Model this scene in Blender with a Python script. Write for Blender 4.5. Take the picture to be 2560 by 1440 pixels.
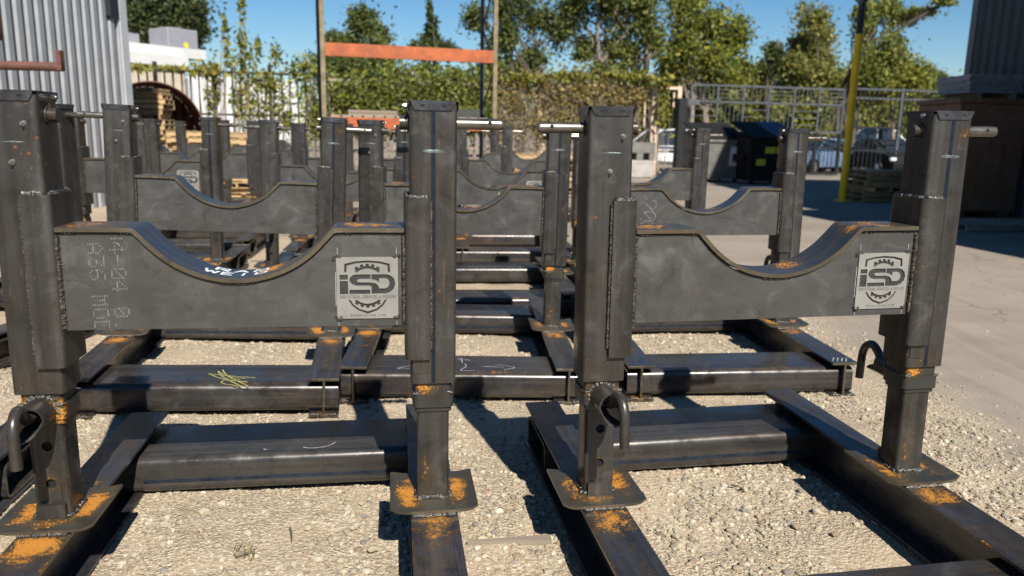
import bpy, bmesh, math, random
import numpy as np
from mathutils import Matrix, Vector
random.seed(7); RNG = np.random.default_rng(11)
sc = bpy.context.scene
for o in list(bpy.data.objects): bpy.data.objects.remove(o)
COL = sc.collection

# ------------------------------------------------------------------ camera
CAM_H, PITCH, ROLL, FPX = 1.5258, 0.1989, 0.0194, 1939.65
cam = bpy.data.cameras.new('camera'); cam_o = bpy.data.objects.new('camera', cam); COL.objects.link(cam_o)
cam.sensor_width = 36; cam.lens = FPX / 2560 * 36; cam.clip_start = .05; cam.clip_end = 900
_x = Vector((1, 0, 0)); _u = Vector((0, math.sin(PITCH), math.cos(PITCH))); _f = Vector((0, math.cos(PITCH), -math.sin(PITCH)))
_r = math.cos(ROLL) * _x + math.sin(ROLL) * _u; _up = -math.sin(ROLL) * _x + math.cos(ROLL) * _u
cam_o.matrix_world = Matrix(((_r.x, _up.x, -_f.x, 0), (_r.y, _up.y, -_f.y, 0), (_r.z, _up.z, -_f.z, CAM_H), (0, 0, 0, 1)))
cam.dof.use_dof = True; cam.dof.focus_distance = 3.0; cam.dof.aperture_fstop = 2.5
sc.camera = cam_o

# ------------------------------------------------------------------ sky, sun, exposure
SUN = Vector((.355, -1.058, 1.0)).normalized()            # towards the sun
w = bpy.data.worlds.new('World'); sc.world = w; w.use_nodes = True
nt = w.node_tree; bg = nt.nodes['Background']
sky = nt.nodes.new('ShaderNodeTexSky'); sky.sky_type = 'NISHITA'; sky.sun_disc = False
sky.sun_elevation = math.asin(SUN.z); sky.sun_rotation = math.atan2(SUN.x, SUN.y)
sky.altitude = 0; sky.air_density = 1.0; sky.dust_density = 0.1; sky.ozone_density = 4.0
hs = nt.nodes.new('ShaderNodeHueSaturation'); hs.inputs['Saturation'].default_value = 1.28
nt.links.new(sky.outputs[0], hs.inputs['Color']); nt.links.new(hs.outputs[0], bg.inputs[0])
bg.inputs[1].default_value = .053
sl = bpy.data.lights.new('sun', 'SUN'); sl.energy = 5.0; sl.angle = math.radians(.53); sl.color = (1, .955, .885)
so = bpy.data.objects.new('sun', sl); COL.objects.link(so); so.rotation_euler = (-SUN).to_track_quat('-Z', 'Y').to_euler()
so.location = (8, -20, 25)
sc.view_settings.view_transform = 'Standard'; sc.view_settings.look = 'None'; sc.view_settings.gamma = 1
sc.view_settings.exposure = 0.88
sc.view_settings.use_curve_mapping = False

def px(u, Y, v=337):                       # where a line of sight crosses the depth Y (initial layout of far things)
    u, Y, v = float(u), float(Y), float(v); du, dv = u - 1280, v - 720; cr, sr = math.cos(ROLL), math.sin(ROLL)
    X = (du * cr + dv * sr) / FPX; U = -(-du * sr + dv * cr) / FPX
    d = Vector((X, 0, 0)) + Vector((0, math.cos(PITCH), -math.sin(PITCH))) + U * Vector((0, math.sin(PITCH), math.cos(PITCH)))
    return Vector((0, 0, CAM_H)) + d * (Y / d.y)

# ------------------------------------------------------------------ objects
def tag(o, label=None, cat=None, group=None, kind=None):
    if label: o['label'] = label
    if cat: o['category'] = cat
    if group: o['group'] = group
    if kind: o['kind'] = kind
    return o
def empty(name, loc=(0, 0, 0), rz=0, label=None, cat=None, group=None):
    o = bpy.data.objects.new(name, None); COL.objects.link(o); o.location = loc; o.rotation_euler = (0, 0, rz); o.empty_display_size = .1
    return tag(o, label, cat, group)
def link(name, me, parent=None, loc=(0, 0, 0), rot=(0, 0, 0), scale=None, label=None, cat=None, group=None, kind=None):
    o = bpy.data.objects.new(name, me); COL.objects.link(o); o.parent = parent; o.location = loc; o.rotation_euler = rot
    if scale: o.scale = scale
    return tag(o, label, cat, group, kind)

# ------------------------------------------------------------------ mesh builder
class MB:
    def __init__(s): s.v = []; s.f = []; s.m = []; s.cm = 0
    def add(s, vs, fs):
        b = len(s.v); s.v += [tuple(p) for p in vs]; s.f += [[b + i for i in q] for q in fs]; s.m += [s.cm] * len(fs); return s
    def box(s, x0, x1, y0, y1, z0, z1):
        return s.add([(x0, y0, z0), (x1, y0, z0), (x1, y1, z0), (x0, y1, z0), (x0, y0, z1), (x1, y0, z1), (x1, y1, z1), (x0, y1, z1)],
                     [(0, 3, 2, 1), (4, 5, 6, 7), (0, 1, 5, 4), (1, 2, 6, 5), (2, 3, 7, 6), (3, 0, 4, 7)])
    def bbox(s, x0, x1, y0, y1, z0, z1, r=.003):           # box with chamfered edges
        bm = bmesh.new(); bmesh.ops.create_cube(bm, size=1)
        for q in bm.verts: q.co = Vector(((x0 + x1) / 2 + q.co.x * (x1 - x0), (y0 + y1) / 2 + q.co.y * (y1 - y0), (z0 + z1) / 2 + q.co.z * (z1 - z0)))
        bmesh.ops.bevel(bm, geom=bm.edges[:], offset=r, segments=1, affect='EDGES')
        s.add([q.co for q in bm.verts], [[q.index for q in f.verts] for f in bm.faces]); bm.free(); return s
    def prism(s, prof, a, b, axis='z', hole=None, caps=True):
        """prof: list of 2D points (ccw); extruded a..b along axis; hole: inner profile of the same length (hollow)"""
        def P(p, t): return {'z': (p[0], p[1], t), 'x': (t, p[0], p[1]), 'y': (p[0], t, p[1])}[axis]
        n = len(prof); vs = [P(p, a) for p in prof] + [P(p, b) for p in prof]
        fs = [(i, (i + 1) % n, n + (i + 1) % n, n + i) for i in range(n)]
        if hole:
            vs += [P(p, a) for p in hole] + [P(p, b) for p in hole]
            for i in range(n):
                j = (i + 1) % n
                fs += [(2 * n + j, 2 * n + i, 3 * n + i, 3 * n + j), (i, 2 * n + i, 2 * n + j, j), (n + j, 3 * n + j, 3 * n + i, n + i)]
        elif caps: fs += [tuple(range(n))[::-1], tuple(range(n, 2 * n))]
        return s.add(vs, fs)
    def cyl(s, p0, p1, r0, r1=None, n=12, caps=True, r_in=None):
        p0, p1 = Vector(p0), Vector(p1); r1 = r0 if r1 is None else r1; d = (p1 - p0).normalized()
        e = d.orthogonal().normalized(); g = d.cross(e)
        A = [2 * math.pi * i / n for i in range(n)]
        ring = lambda c, r: [c + r * (math.cos(t) * e + math.sin(t) * g) for t in A]
        vs = ring(p0, r0) + ring(p1, r1); fs = [(i, (i + 1) % n, n + (i + 1) % n, n + i) for i in range(n)]
        if r_in:
            vs += ring(p0, r_in) + ring(p1, r_in)
            for i in range(n):
                j = (i + 1) % n
                fs += [(2 * n + j, 2 * n + i, 3 * n + i, 3 * n + j), (i, 2 * n + i, 2 * n + j, j), (n + j, 3 * n + j, 3 * n + i, n + i)]
        elif caps: fs += [tuple(range(n))[::-1], tuple(range(n, 2 * n))]
        return s.add(vs, fs)
    def tube(s, pts, rad, n=8, caps=True):
        pts = [Vector(p) for p in pts]; N = len(pts)
        if not hasattr(rad, '__len__'): rad = [rad] * N
        vs = []; e = None
        for i, p in enumerate(pts):
            d = (pts[min(i + 1, N - 1)] - pts[max(i - 1, 0)]).normalized()
            if e is None: e = d.orthogonal().normalized()
            e = (e - d * e.dot(d))
            if e.length < 1e-6: e = d.orthogonal()
            e.normalize()
            g = d.cross(e)
            vs += [p + rad[i] * (math.cos(2 * math.pi * k / n) * e + math.sin(2 * math.pi * k / n) * g) for k in range(n)]
        fs = [(i * n + k, i * n + (k + 1) % n, (i + 1) * n + (k + 1) % n, (i + 1) * n + k) for i in range(N - 1) for k in range(n)]
        if caps: fs += [tuple(range(n))[::-1], tuple(range((N - 1) * n, N * n))]
        return s.add(vs, fs)
    def bead(s, p0, p1, r=.006, flat=None, step=.008):      # weld bead: a bumpy tube
        p0, p1 = Vector(p0), Vector(p1); L = (p1 - p0).length; N = max(4, int(L / step) * 2)
        pts = []; rad = []
        for i in range(N + 1):
            t = i / N; q = p0.lerp(p1, t); q += Vector([(random.random() - .5) * r * .35 for _ in range(3)])
            pts.append(q); rad.append(r * (1.0 if i % 2 else .86) * (.88 + .24 * random.random()) * (1 if 0 < i < N else .4))
        return s.tube(pts, rad, 6)
    def blob(s, c, r, sq=(1, 1, 1), n=6):
        bm = bmesh.new(); bmesh.ops.create_icosphere(bm, subdivisions=1, radius=r)
        for q in bm.verts: q.co = Vector((q.co.x * sq[0] * random.uniform(.8, 1.2), q.co.y * sq[1] * random.uniform(.8, 1.2), q.co.z * sq[2] * random.uniform(.8, 1.2))) + Vector(c)
        s.add([q.co for q in bm.verts], [[q.index for q in f.verts] for f in bm.faces]); bm.free(); return s
    def mesh(s, name, mats, smooth=35):
        me = bpy.data.meshes.new(name); me.from_pydata(s.v, [], s.f)
        for m in (mats if isinstance(mats, (list, tuple)) else [mats]): me.materials.append(m)
        if any(s.m): me.polygons.foreach_set('material_index', s.m)
        if smooth:
            me.polygons.foreach_set('use_smooth', [True] * len(me.polygons)); me.set_sharp_from_angle(angle=math.radians(smooth))
        me.update(); return me

def rrect(x0, x1, y0, y1, r, n=4, ccw=True):
    P = []
    for cx, cy, a in ((x1 - r, y1 - r, 0), (x0 + r, y1 - r, 90), (x0 + r, y0 + r, 180), (x1 - r, y0 + r, 270)):
        for i in range(n + 1):
            t = math.radians(a + 90 * i / n); P.append((cx + r * math.cos(t), cy + r * math.sin(t)))
    return P

# ------------------------------------------------------------------ materials
class NT:
    def __init__(s, name):
        s.mat = bpy.data.materials.new(name); s.mat.use_nodes = True; s.t = s.mat.node_tree; s.b = s.t.nodes['Principled BSDF']
        s.out = s.t.nodes['Material Output']
    def n(s, typ, **kw):
        q = s.t.nodes.new(typ)
        for k, v in kw.items():
            if k in q.inputs.keys() if isinstance(k, str) else False: pass
            setattr(q, k, v)
        return q
    def l(s, a, b): s.t.links.new(a, b)
    def set(s, sock, v):
        if isinstance(v, bpy.types.NodeSocket): s.l(v, sock)
        else: sock.default_value = v
    def coord(s, rand=True):
        c = s.n('ShaderNodeTexCoord').outputs['Object']
        if not rand: return c
        oi = s.n('ShaderNodeObjectInfo'); m = s.n('ShaderNodeVectorMath', operation='SCALE'); m.inputs[0].default_value = (37, 91, 53); s.l(oi.outputs['Random'], m.inputs['Scale'])
        a = s.n('ShaderNodeVectorMath', operation='ADD'); s.l(c, a.inputs[0]); s.l(m.outputs[0], a.inputs[1]); return a.outputs[0]
    def vmul(s, v, k):
        m = s.n('ShaderNodeVectorMath', operation='MULTIPLY'); s.l(v, m.inputs[0]); m.inputs[1].default_value = k; return m.outputs[0]
    def noise(s, v, scale, detail=4, rough=.55, dist=0):
        q = s.n('ShaderNodeTexNoise'); s.l(v, q.inputs['Vector']); q.inputs['Scale'].default_value = scale; q.inputs['Detail'].default_value = detail
        q.inputs['Roughness'].default_value = rough; q.inputs['Distortion'].default_value = dist; return q.outputs['Fac']
    def voro(s, v, scale, feature='F1', out='Distance', rnd=1):
        q = s.n('ShaderNodeTexVoronoi', feature=feature); s.l(v, q.inputs['Vector']); q.inputs['Scale'].default_value = scale; q.inputs['Randomness'].default_value = rnd; return q.outputs[out]
    def ramp(s, f, pts, interp='LINEAR'):
        q = s.n('ShaderNodeValToRGB'); e = q.color_ramp.elements; q.color_ramp.interpolation = interp
        c4 = lambda c: (c, c, c, 1) if not hasattr(c, '__len__') else (*c, 1)
        e[0].position, e[0].color = pts[0][0], c4(pts[0][1]); e[1].position, e[1].color = pts[1][0], c4(pts[1][1])
        for p, c in pts[2:]: k = e.new(p); k.color = c4(c)
        s.l(f, q.inputs[0]); return q.outputs[0]
    def rng(s, f, a, b, c=0, d=1):
        q = s.n('ShaderNodeMapRange'); s.set(q.inputs[0], f); q.inputs[1].default_value = a; q.inputs[2].default_value = b; q.inputs[3].default_value = c; q.inputs[4].default_value = d; return q.outputs[0]
    def mix(s, f, a, b, mode='MIX'):
        q = s.n('ShaderNodeMix', data_type='RGBA', blend_type=mode); s.set(q.inputs[0], f)
        for k, v in ((6, a), (7, b)):
            if isinstance(v, (tuple, list)): v = (*v[:3], 1)
            s.set(q.inputs[k], v)
        return q.outputs[2]
    def math(s, op, a, b=0, clamp=False):
        q = s.n('ShaderNodeMath', operation=op); q.use_clamp = clamp; s.set(q.inputs[0], a); s.set(q.inputs[1], b); return q.outputs[0]
    def bump(s, h, strength=.3, dist=.01):
        q = s.n('ShaderNodeBump'); q.inputs['Strength'].default_value = strength; q.inputs['Distance'].default_value = dist; s.l(h, q.inputs['Height']); s.l(q.outputs[0], s.b.inputs['Normal']); return q
    def fin(s, col=None, rough=None, metal=None, spec=None):
        if col is not None: s.set(s.b.inputs['Base Color'], (*col, 1) if isinstance(col, tuple) else col)
        if rough is not None: s.set(s.b.inputs['Roughness'], rough)
        if metal is not None: s.set(s.b.inputs['Metallic'], metal)
        if spec is not None: s.b.inputs['Specular IOR Level'].default_value = spec
        return s.mat

def plain(name, c, rough=.6, metal=0, var=.25, scale=6, bump=0, spec=.4):
    t = NT(name); v = t.coord(); n = t.noise(v, scale, 5)
    f = t.rng(n, .3, .7, 1 - var, 1 + var); col = t.mix(1.0, c, f, 'MULTIPLY')
    if bump: t.bump(t.noise(v, scale * 6, 4), bump, .01)
    return t.fin(col, rough, metal, spec)

def steel(name, base, alt, brown, metal=.25, rough=(.38, .56), stretch=(1, 1, 1), streak=20, hot=(), rust=(.42, .165, .014), speck=.0, smudge=0, bumpk=.08, brn=.75, scuff=.8, band=None):
    """mill-scale steel; hot: ellipsoids (centre, radii, amount) in object space where rust has bloomed"""
    t = NT(name); c = t.coord(False); v = t.coord()
    n1 = t.noise(v, 2.6, 3, .6); n2 = t.noise(t.vmul(v, stretch), streak, 3, .65); n3 = t.noise(v, 8, 4, .65, .8); nf = t.noise(v, 150, 2)
    up = lambda q, k: tuple(min(1, e * k) for e in q)
    col = t.mix(t.rng(n1, .38, .62), base, alt)
    col = t.mix(t.rng(t.math('ADD', t.math('MULTIPLY', n2, .55), t.math('MULTIPLY', n1, .45)), .47, .66, 0, brn), col, brown)
    if band:
        bn = t.noise(t.vmul(v, band), 3, 2, .5); col = t.mix(t.rng(bn, .52, .72, 0, .55), col, up(base, 1.6)); col = t.mix(t.rng(bn, .46, .28, 0, .55), col, up(alt, .5))
    col = t.mix(t.rng(n3, .55, .78, 0, .65), col, up(base, 1.9))
    col = t.mix(t.rng(n3, .44, .24, 0, .7), col, up(alt, .42))
    col = t.mix(t.rng(n2, .40, .22, 0, .35), col, up(base, .5))
    col = t.mix(t.rng(n2, .64, .74, 0, .5 * scuff), col, up(base, 2.3))
    col = t.mix(t.rng(nf, .35, .7, .0, .35), col, up(base, .45))
    sp = t.rng(t.voro(v, 55), .02, .10, .5, 0); col = t.mix(t.math('MULTIPLY', sp, t.rng(n1, .47, .58)), col, (.34, .33, .31))
    if smudge:
        sm = t.noise(v, 2.1, 3, .55, 2.2); col = t.mix(t.rng(sm, .44, .60, 0, smudge), col, up(base, .62))
        wv = t.noise(t.vmul(v, (1, 1, 2.6)), 5, 3, .5, 1.6); col = t.mix(t.rng(wv, .53, .72, 0, smudge * .45), col, up(base, 1.3))
        dr = t.noise(t.vmul(v, (22, 1, 1.2)), 2, 3, .6); col = t.mix(t.rng(dr, .56, .72, 0, smudge * .6), col, up(base, .7))
        ct = t.math('ABSOLUTE', t.math('SUBTRACT', sm, .52)); col = t.mix(t.rng(ct, .006, .0, 0, smudge * .55), col, up(base, .45))
    r = t.rng(n3, .3, .7, rough[0], rough[1]); m = metal
    mask = None
    for ctr, rad, amt in hot:
        d = t.n('ShaderNodeVectorMath', operation='SUBTRACT'); t.l(c, d.inputs[0]); d.inputs[1].default_value = ctr
        e = t.n('ShaderNodeVectorMath', operation='DIVIDE'); t.l(d.outputs[0], e.inputs[0]); e.inputs[1].default_value = rad
        g = t.n('ShaderNodeVectorMath', operation='LENGTH'); t.l(e.outputs[0], g.inputs[0])
        k = t.rng(g.outputs['Value'], 1.0, .2, 0, amt)
        mask = k if mask is None else t.math('MAXIMUM', mask, k)
    if mask is not None:
        oi = t.n('ShaderNodeObjectInfo'); mask = t.math('MULTIPLY', mask, t.rng(oi.outputs['Random'], 0, 1, .78, 1.14))
        rn = t.noise(v, 11, 4, .7, 1.4); rf = t.noise(v, 125, 3, .75)
        q = t.math('ADD', t.math('MULTIPLY', rn, .55), t.math('MULTIPLY', rf, .45)); thr = t.math('SUBTRACT', .70, t.math('MULTIPLY', mask, .30)); q = t.math('SUBTRACT', q, thr)
        lowm = t.rng(mask, 0.01, .12)
        stain = t.math('MULTIPLY', t.rng(q, -.16, .04, 0, .8), lowm); core = t.math('MULTIPLY', t.rng(q, -.02, .06, 0, .92), lowm)
        col = t.mix(stain, col, (.085, .056, .022)); col = t.mix(core, col, t.mix(t.rng(t.math('ADD', q, t.math('MULTIPLY', t.math('SUBTRACT', rf, .5), .3)), -.04, .12), up(rust, .40), rust))
        r = t.math('MAXIMUM', r, t.math('MULTIPLY', core, .85)); m = t.math('MULTIPLY', t.math('SUBTRACT', 1, core, True), metal)
    if speck:
        vd = t.voro(v, 30); on = t.rng(t.noise(v, 4.5, 2), .60, .66); rr = t.math('MULTIPLY', t.rng(t.math('ADD', vd, t.math('MULTIPLY', nf, .16)), .27, .17), on)
        col = t.mix(t.math('MULTIPLY', rr, speck), col, (.24, .075, .018)); r = t.math('MAXIMUM', r, t.math('MULTIPLY', rr, .8))
    sw = t.noise(t.vmul(v, (3, 3, 3)), 30, 2, .5, 3.0); scr = t.math('MULTIPLY', t.rng(t.math('ABSOLUTE', t.math('SUBTRACT', sw, .5)), .0045, 0), t.rng(n1, .50, .60)); col = t.mix(t.math('MULTIPLY', scr, .45 * scuff), col, up(base, 3.2))
    t.bump(t.math('ADD', t.math('MULTIPLY', n2, .5), t.math('ADD', t.math('MULTIPLY', nf, .35), t.math('MULTIPLY', n3, .6))), bumpk, .004)
    return t.fin(col, r, m)

M = {}
PB = .6203
M['tube'] = steel('post_steel', (.068, .063, .058), (.036, .035, .034), (.086, .062, .046), .55, (.20, .42), (6, 6, .8), 8, speck=.7, band=(8, 8, .10), brn=.6,
                  hot=[((0, 0, .69), (.2, .2, .12), .30), ((-.05, .08, 1.52), (.05, .03, .05), .38)])
M['inner'] = steel('inner_post_steel', (.062, .057, .050), (.034, .032, .030), (.084, .060, .042), .5, (.20, .42), (8, 8, .6), 10, brn=.6, band=(14, 14, .12),
                   hot=[((0, -.056, .352), (.045, .02, .045), .5), ((.02, .056, .33), (.04, .03, .11), .56), ((0, 0, .225), (.085, .085, .04), .4)])
M['beam'] = steel('beam_mill_scale', (.054, .056, .062), (.024, .027, .036), (.092, .060, .040), .5, (.20, .42), (5, .35, 5), 10, band=(10, .15, 10),
                  hot=[((0, -.21, .217), (.13, .17, .012), 1.0), ((0, .20, .217), (.12, .15, .012), .6), ((0, -.97, .0), (.14, .12, .06), .72), ((.08, -.3, .215), (.014, 1.0, .03), .5), ((-.08, -.3, .215), (.014, 1.0, .03), .5), ((0, .75, .217), (.10, .4, .012), .38), ((0, -.6, .217), (.10, .45, .012), .36)])
M['ctube'] = steel('cross_tube_mill_scale', (.066, .061, .055), (.030, .030, .034), (.100, .068, .045), .5, (.18, .40), (.3, 5, 5), 10, band=(.12, 10, 10),
                   hot=[((.60, 0, .10), (.2, .3, .14), .58), ((-.60, 0, .10), (.17, .3, .14), .5), ((.2, -.16, .172), (.6, .04, .03), .48)])
M['plate'] = steel('base_plate_steel', (.060, .058, .045), (.042, .042, .036), (.094, .073, .036), .4, (.28, .46), (1, 1, 1), 10,
                   hot=[((.085, .02, .24), (.085, .19, .05), .98), ((-.085, 0, .24), (.07, .18, .05), .88), ((0, -.10, .24), (.18, .06, .03), .68)])
M['saddle'] = steel('saddle_plate_steel', (.080, .077, .070), (.050, .050, .048), (.074, .060, .045), .35, (.32, .54), (1, 1, 1), 6, smudge=.6, bumpk=.03, brn=.6, scuff=.3)
M['flange'] = steel('saddle_flange_steel', (.046, .048, .056), (.050, .046, .040), (.115, .085, .045), .45, (.28, .46), (.4, 3, .4), 10,
                    hot=[((.09, .03, 1.04), (.10, .14, .06), .78), ((-.45, .0, 1.195), (.14, .16, .03), .74), ((.40, .0, 1.195), (.18, .16, .03), .70), ((.30, 0, 1.18), (.05, .16, .05), .62)])
M['cut'] = steel('sheared_edge_steel', (.150, .125, .088), (.105, .088, .062), (.17, .125, .07), .7, (.28, .44), (.4, 3, 3), 14, scuff=.2)
M['collar'] = steel('collar_steel', (.048, .047, .041), (.036, .036, .034), (.080, .053, .032), .42, (.26, .44), (3, 3, 1), 10,
                    hot=[((.035, .064, .645), (.07, .03, .04), .9), ((.05, -.064, .60), (.05, .04, .10), .8), ((-.05, -.064, .64), (.05, .04, .06), .7)])
M['hook'] = steel('hook_bar_steel', (.075, .068, .058), (.054, .050, .045), (.09, .066, .046), .6, (.24, .40), (4, 4, 4), 10)
M['pin'] = steel('pin_bright_steel', (.20, .185, .155), (.14, .13, .108), (.12, .085, .05), .8, (.26, .40), (1, 6, 6), 22, speck=.7, scuff=.1)
M['tglint'] = plain('groove_glint_blue', (.030, .040, .058), .25, .6, .4, 25)  # bluish colour that paints a groove's highlight on the cross tubes
M['seam'] = plain('weld_seam_blue_black', (.012, .015, .026), .32, .4, .3, 30)
M['scorch'] = plain('plug_weld_mark', (.105, .125, .122), .45, .4, .4, 60)
M['bead'] = plain('weld_bead_metal', (.075, .062, .048), .34, .75, .5, 90, .5)
M['beads'] = plain('bright_weld_metal', (.15, .14, .12), .30, .9, .5, 90, .5)
M['zinc'] = plain('zinc_bolt', (.34, .34, .33), .28, .95, .2, 40)
M['name'] = plain('satin_name_plate', (.235, .224, .202), .40, .3, .16, 9)
M['white'] = plain('white_paint_marker', (.60, .62, .63), .6, 0, .12, 60)
M['chalkw'] = plain('white_chalk', (.30, .30, .285), .9, 0, .35, 150)
M['chalkd'] = plain('faded_stencil_ink', (.135, .135, .13), .8, 0, .45, 60)
M['chalky'] = plain('yellow_chalk', (.36, .34, .09), .9, 0, .3, 150)
M['hole'] = plain('hole_shade_black', (.006, .006, .006), .9, 0, .1)  # near-black paint for the shade inside holes, slots and bores
# ------------------------------------------------------------------ the saddle stand (one of each mesh, shared by all copies)
A, B = .076, .0546
def flange_curve(n=14):                    # centre line of the top surface, x from -.525 to .525
    R = .345; th = math.radians(47.5); pts = []
    for i in range(n + 1): t = th * i / n; pts.append((R * math.sin(t), 1.033 + R - R * math.cos(t)))
    x1, z1 = pts[-1]; r2 = .035; zt = 1.195
    dz = (zt - r2 + r2 * math.cos(th)) - z1; x2 = x1 + dz / math.tan(th)
    cx = x2 + r2 * math.sin(th)
    for i in range(5): t = th * (1 - i / 4); pts.append((cx - r2 * math.sin(t), zt - r2 + r2 * math.cos(t)))
    pts.append((.525, zt))
    return [(-x, z) for x, z in pts[:0:-1]] + pts
FC = flange_curve()
def fz(x): return float(np.interp(x, [p[0] for p in FC], [p[1] for p in FC]))
def offset(pts, d):
    out = []
    for i, p in enumerate(pts):
        a = pts[max(i - 1, 0)]; b = pts[min(i + 1, len(pts) - 1)]; dx, dz = b[0] - a[0], b[1] - a[1]; L = math.hypot(dx, dz)
        out.append((p[0] + dz / L * d, p[1] - dx / L * d))
    return out
G = {}
def build_stand_meshes():
    # outer post (hollow rounded square)
    m = MB(); m.prism(rrect(-A, A, -A, A, .015), .665, 1.588, 'z', hole=rrect(-A + .009, A - .009, -A + .009, A - .009, .008)); G['outer_post'] = m.mesh('outer_post', M['tube'])
    m = MB(); m.prism(rrect(.008, .068, .70, .79, .012), A - .001, A + .0022, 'y'); G['patch'] = m.mesh('rounded_patch', M['tube'])
    # inner post with two drilled holes in its front wall
    m = MB(); r = .0165; x0 = B; zc = [.352, .482]; wall = .008
    prof = rrect(-B, B, -B, B, .012)
    k = [i for i, p in enumerate(prof)]
    n = len(prof); z0, z1 = .222, .62
    fi = [i for i in range(n) if abs(prof[i][1] + B) < 1e-6]; a, b = fi[0], fi[1]
    vs = [(p[0], p[1], z0) for p in prof] + [(p[0], p[1], z1) for p in prof]
    m.add(vs, [(i, (i + 1) % n, n + (i + 1) % n, n + i) for i in range(n) if not (i == a and (i + 1) % n == b)])
    xl, xr = prof[a][0], prof[b][0]; zz = [z0] + sum([[q - .03, q + .03] for q in zc], []) + [z1]
    for i in range(0, len(zz) - 1, 2): m.add([(xl, -B, zz[i]), (xr, -B, zz[i]), (xr, -B, zz[i + 1]), (xl, -B, zz[i + 1])], [(0, 1, 2, 3)])
    for q in zc:
        N = 16; sq = []; ci = []; cb = []
        for i in range(N):
            t = 2 * math.pi * i / N; cx, cz = math.cos(t), math.sin(t); s = 1 / max(abs(cx) / ((xr - xl) / 2), abs(cz) / .03)
            sq.append(((xl + xr) / 2 + cx * s, -B, q + cz * s)); ci.append(((xl + xr) / 2 + cx * r, -B, q + cz * r)); cb.append(((xl + xr) / 2 + cx * r, -B + wall, q + cz * r))
        m.add(sq + ci + cb, [(i, (i + 1) % N, N + (i + 1) % N, N + i) for i in range(N)] + [(N + i, N + (i + 1) % N, 2 * N + (i + 1) % N, 2 * N + i) for i in range(N)])
        for cx, cz in ((-1, -1), (1, -1), (1, 1), (-1, 1)):
            qa = math.atan2(cz * .03, cx * (xr - xl) / 2) % (2 * math.pi); i0 = int(qa / (2 * math.pi) * N)
            m.add([((xl + xr) / 2 + cx * (xr - xl) / 2, -B, q + cz * .03), sq[i0], sq[(i0 + 1) % N]], [(0, 1, 2)])
    m.box(-B * .8, B * .8, -.076, -B - .0005, .238, .285)      # welded stop bar at the foot
    G['inner_post'] = m.mesh('inner_post', M['inner'])
    m = MB(); m.prism(rrect(-B + .012, B - .012, -B + .012, B - .012, .006), .23, .6, 'z', caps=False); G['bore'] = m.mesh('bore_shade_lining', M['hole'])  # black lining; the shade inside the post is painted in
    # runner beam
    m = MB(); fw, hb, tf, tw, yb = .08, .217, .015, .006, .973
    m.bbox(-fw, fw, -yb, yb, hb - tf, hb, .002); m.bbox(-fw, fw, -yb, yb, 0, tf, .002); m.box(-tw, tw, -yb + .001, yb - .001, tf, hb - tf); 
    for k_, f_ in enumerate(m.f):
        if all(abs(m.v[i][1] - yb) < .0035 for i in f_) or all(abs(m.v[i][1] + yb) < .0035 for i in f_): m.m[k_] = 1
    G['runner_beam'] = m.mesh('runner_beam', [M['beam'], M['cut']])
    # cross tube, centred on its own axis: y -.195...195
    m = MB(); m.prism(rrect(-.195, .195, .018, .172, .036, 7), -.694, .694, 'x', hole=rrect(-.183, .183, .030, .160, .024, 7)); G['cross_tube'] = m.mesh('cross_tube', M['ctube'])
    m = MB(); m.prism(rrect(.1945, .1962, .064, .080, .0006, 1), -.53, .53, 'x'); G['groove_glint'] = m.mesh('seam_or_glint_strip', M['tglint'])  # thin strip on the tube; its colour paints the glint of a groove
    # base plate with turned-up wings
    m = MB(); nx, ny = 14, 6; hw, hd, th = .15, .153, .010
    def pz(x): return .2275 + max(0, abs(x) - .085) ** 2 * 3.0
    outl = []
    vs = []; 
    for s_ in (0, 1):
        for j in range(ny + 1):
            for i in range(nx + 1):
                x = -hw + 2 * hw * i / nx; y = -hd + 2 * hd * j / ny
                cr = max(0, abs(x) - (hw - .02)) / .02; 
                if abs(y) > hd - 1e-6 and cr > .5: y *= .93
                vs.append((x, y, pz(x) + s_ * th))
    o = (nx + 1) * (ny + 1); fs = []
    for j in range(ny):
        for i in range(nx):
            q = j * (nx + 1) + i; fs += [(q, q + nx + 1, q + nx + 2, q + 1), (o + q, o + q + 1, o + q + nx + 2, o + q + nx + 1)]
    for i in range(nx): fs += [(i, i + 1, o + i + 1, o + i), (ny * (nx + 1) + i + 1, ny * (nx + 1) + i, o + ny * (nx + 1) + i, o + ny * (nx + 1) + i + 1)]
    for j in range(ny): q = j * (nx + 1); fs += [(q + nx + 1, q, o + q, o + q + nx + 1), (q + nx, q + 2 * nx + 1, o + q + 2 * nx + 1, o + q + nx)]
    m.add(vs, fs)
    for k_ in range(2 * nx * ny, len(fs)): m.m[k_] = 1
    G['base_plate'] = m.mesh('base_plate', [M['plate'], M['cut']])
    m = MB()
    for q in (((-B, -B - .004, .241), (B, -B - .004, .241)), ((-B, B + .004, .241), (B, B + .004, .241)), ((-B - .004, -B, .241), (-B - .004, B, .241)), ((B + .004, -B, .241), (B + .004, B, .241)),
              ((-.075, -.15, .222), (.075, -.15, .222)), ((-.075, .15, .222), (.075, .15, .222))): m.bead(*q, r=.008)
    G['plate_weld'] = m.mesh('weld_bead', M['beads'])
    # collar: sleeve, band with rounded corners, lower ring
    m = MB(); m.prism(rrect(-.063, .063, -.063, .063, .016), .600, .664, 'z', hole=rrect(-.0556, .0556, -.0556, .0556, .012)); G['collar'] = m.mesh('locking_collar', M['collar'])
    m = MB(); m.prism(rrect(-.070, .070, -.070, .070, .020, 5), .577, .627, 'z', hole=rrect(-.0635, .0635, -.0635, .0635, .016, 5)); G['band'] = m.mesh('collar_band', M['collar'])
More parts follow.
